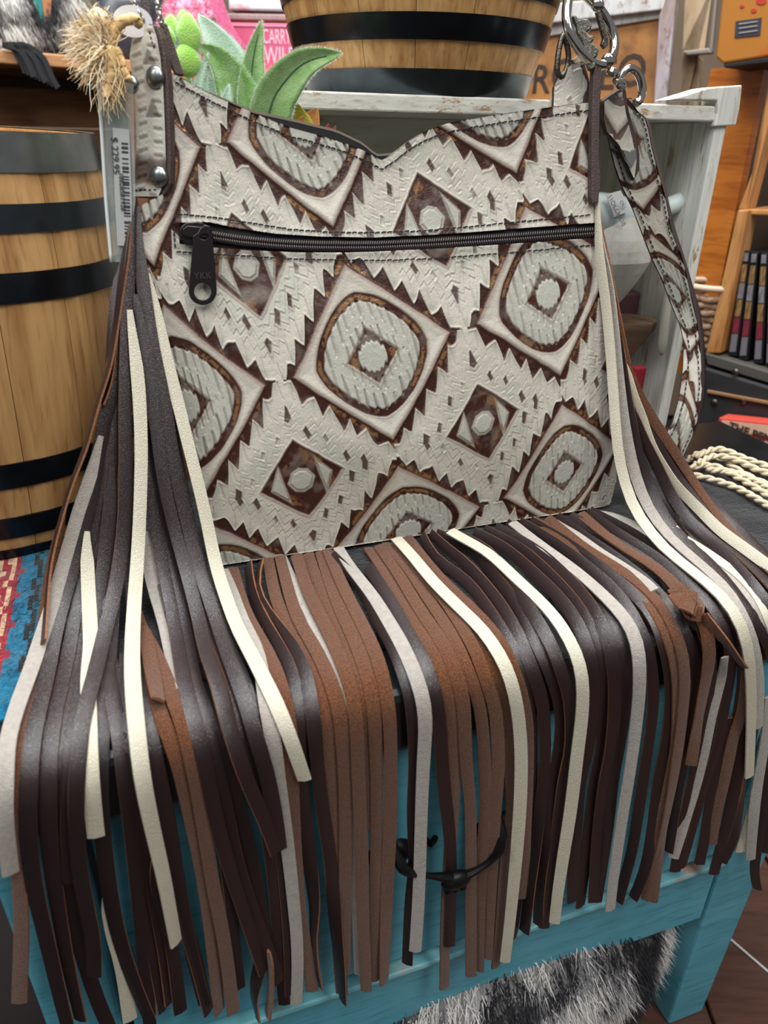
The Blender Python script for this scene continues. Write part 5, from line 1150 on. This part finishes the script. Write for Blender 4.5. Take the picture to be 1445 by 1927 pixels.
def lock(c, d, L, m, bend):
    """one loose jute fibre: a thin curling ribbon"""
    d = unit(d); n = 7; t = np.linspace(0, 1, n)[:, None]; s = unit(np.cross(d, NTG)); k = bend*np.sin(t*rng.uniform(2, 5)+rng.uniform(-.6, .6))
    P = c+d*L*t+s*L*.28*k+NTG*(.002*np.sin(t*3+rng.uniform(0, 6)))-ZA*L*.25*t**2; w = unit(np.cross(np.gradient(P, axis=0), NTG))*np.linspace(.00034, .00012, n)[:, None]
    mb.add(np.r_[P-w, P+w], [(i, n+i, n+i+1, i+1) for i in range(n-1)], m)
for (c, r, d, n) in (((203, 100), .026, (-.55, .75), 170), ((203, 98), .022, (-1, .25), 190), ((206, 106), .020, (-.9, -.45), 150), ((212, 112), .024, (-.1, -1), 190), ((206, 90), .024, (-.15, 1), 150), ((214, 90), .016, (.25, .9), 70), ((196, 66), .014, (-.7, .4), 90)):
    for k in range(n):
        c0 = onTG(c[0]+rng.normal()*5, c[1]+rng.normal()*6, .007+rng.normal()*.003); dv = GE*d[0]+ZA*d[1]+rng.normal(size=3)*.22
        lock(c0, dv, r*rng.uniform(.5, 1.15), int(rng.choice([0, 0, 0, 0, 1, 1, 2])), rng.uniform(-1, 1))
obj('twine_fluff', mb.v, mb.f, twm, tg, mi=mb.m, kind='stuff', label='frayed pale twine ends')
for i, p in enumerate(([(205, 40), (190, 30), (180, 45), (184, 75), (200, 95), (216, 100)], [(216, 92), (226, 62), (244, 46), (262, 44), (268, 52)], [(218, 100), (222, 120), (219, 145), (214, 172), (212, 190)], [(214, 104), (196, 108), (178, 104), (168, 112)], [(224, 96), (232, 110), (242, 140), (250, 156)], [(203, 85), (190, 66), (196, 44), (212, 50)])):
    P_ = onTG([a[0] for a in p], [a[1] for a in p], .005+.002*(i % 3)); v, f = tube(spline(P_, 24)+rng.normal(size=(24, 3))*.0003, .0032-.0008*(i in (4,)), 7); obj('twine', v, f, twm[1 if i in (1, 2, 4) else 0], tg, smooth=True)
a = np.linspace(0, 2*math.pi, 25)[:-1]; c = onTG(244, 34, -.006); v, f = prism(c+np.cos(a)[:, None]*GE*.0118+np.sin(a)[:, None]*ZA*.0085, -GN, .0015); recalc(obj('paper_disc', v, f, mat('white_disc', (232, 234, 238), .5), tg))

# ------------------------------------------------------------------ succulent
PB = -.288
potc = abz(onb(470., 300., PB) @ EB-E0 @ EB, PB, ZT)
plant = empty('potted_succulent', potc, 'green fuzzy succulent arrangement in a small pot behind the bag', 'plant')
v = []; f = []; a = np.linspace(0, 2*math.pi, 25)[:-1]
for r, z in ((.012, .0), (.017, .0), (.0225, .075), (.0225, .082), (.019, .082), (.018, .07), (.0, .068)):
    for q in a: v.append(potc+np.array([r*math.cos(q), r*math.sin(q), z+.001]))
for i in range(6):
    for k in range(24): f.append((i*24+k, i*24+(k+1) % 24, (i+1)*24+(k+1) % 24, (i+1)*24+k))
f.append(list(range(24))[::-1]); obj('pot', v, f, mat('grey_pot', (110, 112, 108), .7), plant, auto=40)
def leafmat(n, c, c2, rim): 
    m = mat(n, c, .75, spec=.2, noise=(120, .9, c2), sheen=.9, bump=(900, .6)); return m
LM = dict(pale=leafmat('pale_felt_leaf', (196, 224, 208), (222, 238, 230), 0), green=leafmat('green_felt_leaf', (122, 176, 84), (170, 208, 146), 0), deep=leafmat('deep_green_leaf', (118, 166, 86), (160, 192, 134), 0),
          lime=leafmat('lime_bud', (160, 226, 84), (190, 238, 130), 0), mint=leafmat('mint_leaf', (184, 226, 196), (208, 238, 216), 0), yel=leafmat('yellow_leaf', (206, 196, 66), (170, 168, 60), 0), orange=leafmat('orange_leaf', (196, 142, 66), (206, 120, 60), 0), red=leafmat('red_tip_leaf', (190, 84, 50), (160, 60, 40), 0))
hairm = mat('leaf_down', (222, 236, 220), .9)
midm = mat('leaf_rib', (74, 102, 78), .8)
def leafobj(px, width, m, d=0., fold=.35, lean=0., tip=1., fuzz=True, rib=False, base_w=.25, th=.0022):
    """leaf grown along its midrib; cross-section folded, with thickness"""
    n, k = 22, 9; c = spline(np.array(px, float), n); P_ = onb(c[:, 0], c[:, 1], PB+d)+NB*np.linspace(0, lean, n)[:, None]
    T = unit(np.gradient(P_, axis=0)); sd = unit(np.cross(T, NB)); nn = np.cross(sd, T)
    u = np.linspace(0, 1, n); w = width*.5*(base_w*(1-u)**2+np.sin(np.pi*np.clip(u, 0, 1)**.85)**.8*(1-.0*u)); w[-1] = .0004
    D = np.linalg.norm(P_-CAM, axis=1)/FPX
    w = w*D; s = np.linspace(-1, 1, k); v = []; top = []
    for i in range(n):
        for q in s: v.append(P_[i]+sd[i]*q*w[i]+nn[i]*(abs(q)*fold*w[i]))
    for i in range(n):
        for q in s: v.append(P_[i]+sd[i]*q*w[i]*.98+nn[i]*(abs(q)*fold*w[i])-nn[i]*th*(1-q*q*.85)*min(1, w[i]/.004))
    N_ = n*k; f = []
    for i in range(n-1):
        for j in range(k-1): a = i*k+j; f.append((a, a+1, a+k+1, a+k)); f.append((a+N_, a+k+N_, a+k+1+N_, a+1+N_))
        for j in (0, k-1): a = i*k+j; f.append((a, a+k, a+k+N_, a+N_))
    for i in (0, n-1):
        for j in range(k-1): a = i*k+j; f.append((a, a+N_, a+N_+1, a+1))
    o = recalc(obj('leaf', v, f, LM[m], plant, smooth=True)); v = np.array(v)
    if fuzz:
        mb = MB()
        for i in range(1, n):
            for j in (0, k-1):
                for _ in range(26):
                    t = rng.random(); a, b = v[(i-1)*k+j], v[i*k+j]; p = a+(b-a)*t; dv = sd[i]*(1 if j else -1)*rng.uniform(.0006, .0020)+T[i]*.0005+rng.normal(size=3)*.0003; ww = T[i]*.00012
                    mb.add([p-ww, p+ww, p+dv], [(0, 1, 2)])
        obj('down', mb.v, mb.f, hairm, o, kind='stuff')
    if rib: q = P_+nn*.0004; vv, ff = tube(q[1:-2], np.linspace(.0011, .0003, n-3), 5); obj('rib', vv, ff, midm, o, smooth=True)
    return o
leafobj([(455, 330), (445, 190), (425, 120), (400, 72), (371, 27)], 74, 'pale', -.004, .5, .004)
leafobj([(470, 330), (452, 215), (430, 150), (405, 112), (366, 86)], 66, 'green', .004, .4, .012)
leafobj([(478, 330), (470, 190), (474, 120), (482, 75), (491, 38)], 42, 'deep', .008, .7, .004, rib=True)
leafobj([(462, 330), (458, 215), (462, 150), (470, 110)], 26, 'mint', .006, .5, .0)
leafobj([(490, 330), (505, 205), (530, 155), (570, 118), (633, 103)], 62, 'deep', .012, .5, .016, rib=True)
leafobj([(440, 330), (425, 230), (424, 190), (430, 158)], 30, 'mint', .014, .4, .004)
leafobj([(430, 330), (405, 220), (392, 165), (376, 128)], 44, 'mint', .010, .4, .004)
leafobj([(420, 330), (380, 210), (384, 140), (395, 100)], 24, 'mint', .014, .4, .0)
leafobj([(400, 330), (370, 200), (372, 160), (392, 98)], 18, 'mint', .016, .4, .0)
for i, (x, y, rx, ry, m) in enumerate(((323, 53, 13, 18, 'lime'), (355, 62, 19, 27, 'lime'), (345, 34, 9, 11, 'lime'), (352, 112, 22, 24, 'lime'), (338, 92, 14, 12, 'mint'), (318, 70, 10, 14, 'lime'))):
    c = onb(float(x), float(y), PB+.012+.004*(i % 2)); D = np.linalg.norm(c-CAM)/FPX; v, f = ellip(18, 12)
    tp = 1-.35*np.clip(v[:, 2], 0, 1); o = obj('leaf', c+v[:, :1]*tp[:, None]*EB*rx*D+v[:, 1:2]*NB*rx*D*.55+v[:, 2:3]*ZA*ry*D, f, LM[m], plant, smooth=True)
    mb = MB()
    for _ in range(420):
        q = rng.uniform(0, 2*math.pi); s = np.array([math.cos(q), math.sin(q)]); p = c+s[0]*EB*rx*D*(1-.35*max(0, s[1]))+s[1]*ZA*ry*D; dv = (s[0]*EB+s[1]*ZA)*rng.uniform(.0005, .0014)+rng.normal(size=3)*.0003; ww = np.cross(unit(dv), NB)*.00012
        mb.add([p-ww, p+ww, p+dv], [(0, 1, 2)])
    obj('down', mb.v, mb.f, hairm, o, kind='stuff')
for p, w, m in (([(560, 300), (556, 240), (552, 212), (549, 188)], 52, 'yel'), ([(570, 300), (572, 250), (582, 226), (594, 203)], 44, 'orange'), ([(600, 300), (608, 262), (612, 247), (614, 231)], 20, 'red'), ([(600, 300), (616, 266), (622, 250), (628, 236)], 18, 'red'), ([(520, 300), (500, 240), (488, 212), (480, 196)], 26, 'yel')):
    leafobj(p, w, m, .010, .55, .006, fuzz=False, base_w=.5, th=.004)
for i, (p0, p1) in enumerate((((470, 420), (462, 320)), ((470, 420), (400, 330)), ((470, 420), (520, 320)), ((470, 420), (590, 300)), ((460, 420), (345, 110)))):
    a = onb(*map(float, p0), PB); a = np.array([potc[0], potc[1], ZT+.068]); b = onb(*map(float, p1), PB+.004); v, f = tube(spline([a, (a+b)/2+ZA*.02, b], 12), .0022, 6); obj('stem', v, f, LM['green'], plant, smooth=True)

# ------------------------------------------------------------------ things in the crate
CI = CB-.034
sk = empty('longhorn_skull_ornament', onb(1170., 560., CI), 'white ceramic longhorn skull ornament with a paper sticker inside the crate', 'ornament')
cer = mat('white_glaze', (216, 224, 222), .25, noise=(22, .7, (178, 204, 204)), coat=.4); bone = mat('bone_white', (206, 206, 198), .55, noise=((40, 40, 40), .6, (182, 176, 162)), bump=(160, .6))
P_ = onb([1080., 1112, 1150, 1190, 1225, 1258, 1280, 1292, 1303], [400., 404, 408, 405, 398, 388, 380, 375, 370], CI); D = np.linalg.norm(P_[3]-CAM)/FPX
v, f = tube(spline(P_, 40), np.interp(np.linspace(0, 1, 40), np.linspace(0, 1, 9), np.array([30, 35, 36, 33, 26, 18, 14, 16, 12]))*D, 16); hn = obj('horn', v, f, cer, sk, smooth=True)
v, f = ellip(20, 14); c = onb(1165., 490., CI+.006)
v2 = np.array(v); sc = np.where(v2[:, 2:3] < 0, 1+.55*v2[:, 2:3], 1-.25*v2[:, 2:3]); c = onb(1158., 492., CI+.012)
obj('skull', c+v2[:, :1]*sc*EB*66*D+v2[:, 1:2]*sc*NB*.020+v2[:, 2:3]*ZA*82*D, f, bone, sk)
stp = onb(1160., 390., CI+.0); st = pxprism('sticker', [(1140, 366), (1168, 358), (1186, 396), (1156, 408)], onb(1160., 390., CI+.0245), unit(NB+ZA*.2), .0006, mat('price_sticker', (206, 208, 208), .5), sk)
ex = unit(onb(1150., 404., CI)-onb(1145., 366., CI)); text('lettering', '11OKCMK10', .0062, onb(1146., 368., CI+.027), unit(onb(1164., 404., CI)-onb(1146., 368., CI)), np.cross(NB, unit(onb(1164., 404., CI)-onb(1146., 368., CI))), mat('grey_ink', (120, 120, 124), .6), st, .0002)
text('lettering', 'OKI', .005, onb(1168., 378., CI+.027), unit(onb(1164., 404., CI)-onb(1146., 368., CI)), np.cross(NB, unit(onb(1164., 404., CI)-onb(1146., 368., CI))), bpy.data.materials['grey_ink'], st, .0002)
a = np.linspace(0, 2*math.pi, 33)[:-1]; wt = onb(1188., 600., CI); D = np.linalg.norm(wt-CAM)/FPX; v = []; f = []; zb_ = ZT+.0125
prof = [(.012, zb_), (.026, zb_), (.026, zb_+.006), (.006, zb_+.012), (.007, onb(1188., 668., CI)[2]), (42*D, wt[2]-.008), (43*D, wt[2]-.002), (42*D, wt[2]), (38*D, wt[2])]
for r, z in prof:
    for q in a: v.append((wt[0]+r*math.cos(q), wt[1]+r*math.sin(q), z))
for i in range(len(prof)-1):
    for k in range(32): f.append((i*32+k, i*32+(k+1) % 32, (i+1)*32+(k+1) % 32, (i+1)*32+k))
f += [list(range(32))[::-1], [(len(prof)-1)*32+k for k in range(32)]]
tag(recalc(obj('wooden_pedestal', v, f, wood('brown_pedestal_wood', (122, 98, 80), (96, 74, 58), (10, 10, 60), rough=.5), base=(wt[0], wt[1], zb_), auto=35)), 'brown turned wooden pedestal dish under the white skull in the crate', 'pedestal')
P_ = onb([1262., 1256, 1250, 1246, 1244], [500., 560, 610, 650, 668], CB+.0); Q = spline(P_, 20); rr = np.full(20, 7.5*D); rr[-3:] = np.array([7, 5.5, 3])*D
v, f = tube(Q, rr, 12); tag(obj('white_rod', v, f, mat('white_rod_paint', (206, 200, 188), .5), base=Q[-1], smooth=True), 'slim white rod with a rounded end leaning inside the crate', 'rod')
tag(boxobj('maroon_box', boxab(.335, .421, CB-.115, CB-.062, ZT+.0125, ZT+.150), mat('maroon_card', (78, 44, 50), .7, noise=(30, .5, (58, 34, 38))), None, .003, base=abz(.378, CB-.09, ZT+.0125)), 'dark maroon box at the back of the crate behind the pedestal', 'box')
P_ = onb([1196., 1204, 1206, 1200, 1194], [690., 688, 705, 724, 712], CI+.03); v, f = prism(P_, -NB, .01); cc = P_.mean(0)
tag(boxobj('red_packet', [q*[1, 1, 0]+[0, 0, z] for z in (ZT+.0125, P_[0][2]) for q in (cc-EB*.007+NB*.005, cc+EB*.007+NB*.005, cc+EB*.007-NB*.005, cc-EB*.007-NB*.005)], mat('red_packet_card', (168, 34, 54), .6), None, .002, base=cc*[1, 1, 0]+[0, 0, ZT+.0125]), 'small red packet standing beside the pedestal in the crate', 'packet')

# ------------------------------------------------------------------ cowhide pouf below the bench
pc = abz(.13, -.19, 0.); pouf = empty('cowhide_pouf', pc, 'black and white cowhide pouf under the teal bench', 'pouf')
v, f = ellip(40, 24); rad = np.array([.245, .20, .135]); cc = pc+[0, 0, .125]
w_ = np.sign(v)*np.abs(v)**.8; w_ = v*(1/np.maximum((np.abs(v)**3).sum(1)**(1/3), 1e-6))[:, None]
vv2 = cc+w_[:, :1]*EB*rad[0]+w_[:, 1:2]*NB*rad[1]+w_[:, 2:3]*ZA*rad[2]; vv2[:, 2] = np.maximum(vv2[:, 2], 0)
obj('hide_cover', vv2, f, mat('cowhide_pouf_hide', (70, 70, 72), .9, noise=((14, 14, 14), 1., (170, 168, 166))), pouf, smooth=True)
nr = unit(rng.normal(size=(40000, 3))); nr = nr[(nr[:, 2] > -.35) & (nr[:, 1] > -.3)]; q_ = nr*(1/np.maximum((np.abs(nr)**3).sum(1)**(1/3), 1e-6))[:, None]
P_ = cc+q_[:, :1]*EB*rad[0]+q_[:, 1:2]*NB*rad[1]+q_[:, 2:3]*ZA*rad[2]; Nn_ = unit(nr[:, :1]*EB/rad[0]+nr[:, 1:2]*NB/rad[1]+nr[:, 2:3]*ZA/rad[2])
def pf_pick(p):
    s = vn(p*.8, 1.3)+.8*vn(p*1.9, .4)+rng.normal()*.5; return 0 if s > .35 else (1 if s > -.4 else 2)
fur('hair', P_, Nn_, [mat('pouf_black_hair', (34, 35, 40), .6), mat('pouf_grey_hair', (134, 134, 138), .7), mat('pouf_white_hair', (214, 212, 208), .7)], pf_pick, pouf, .019, 60000, .8, .0006)
tag(boxobj('white_cable', box(0, .003, -.15, .15, .0003, .0033), mat('white_cable_sheath', (214, 214, 212), .5), base=(0, 0, 0)), 'thin white cable lying on the dark floor right of the bench', 'cable')
q0, q1 = onplane(1388., 1780., [0, 0, .003], ZA), onplane(1460., 1842., [0, 0, .003], ZA); o = bpy.data.objects['white_cable']; o.location = ((q0+q1)/2)*[1, 1, 0]; o.rotation_euler = (0, 0, math.atan2((q1-q0)[1], (q1-q0)[0])+math.pi/2)
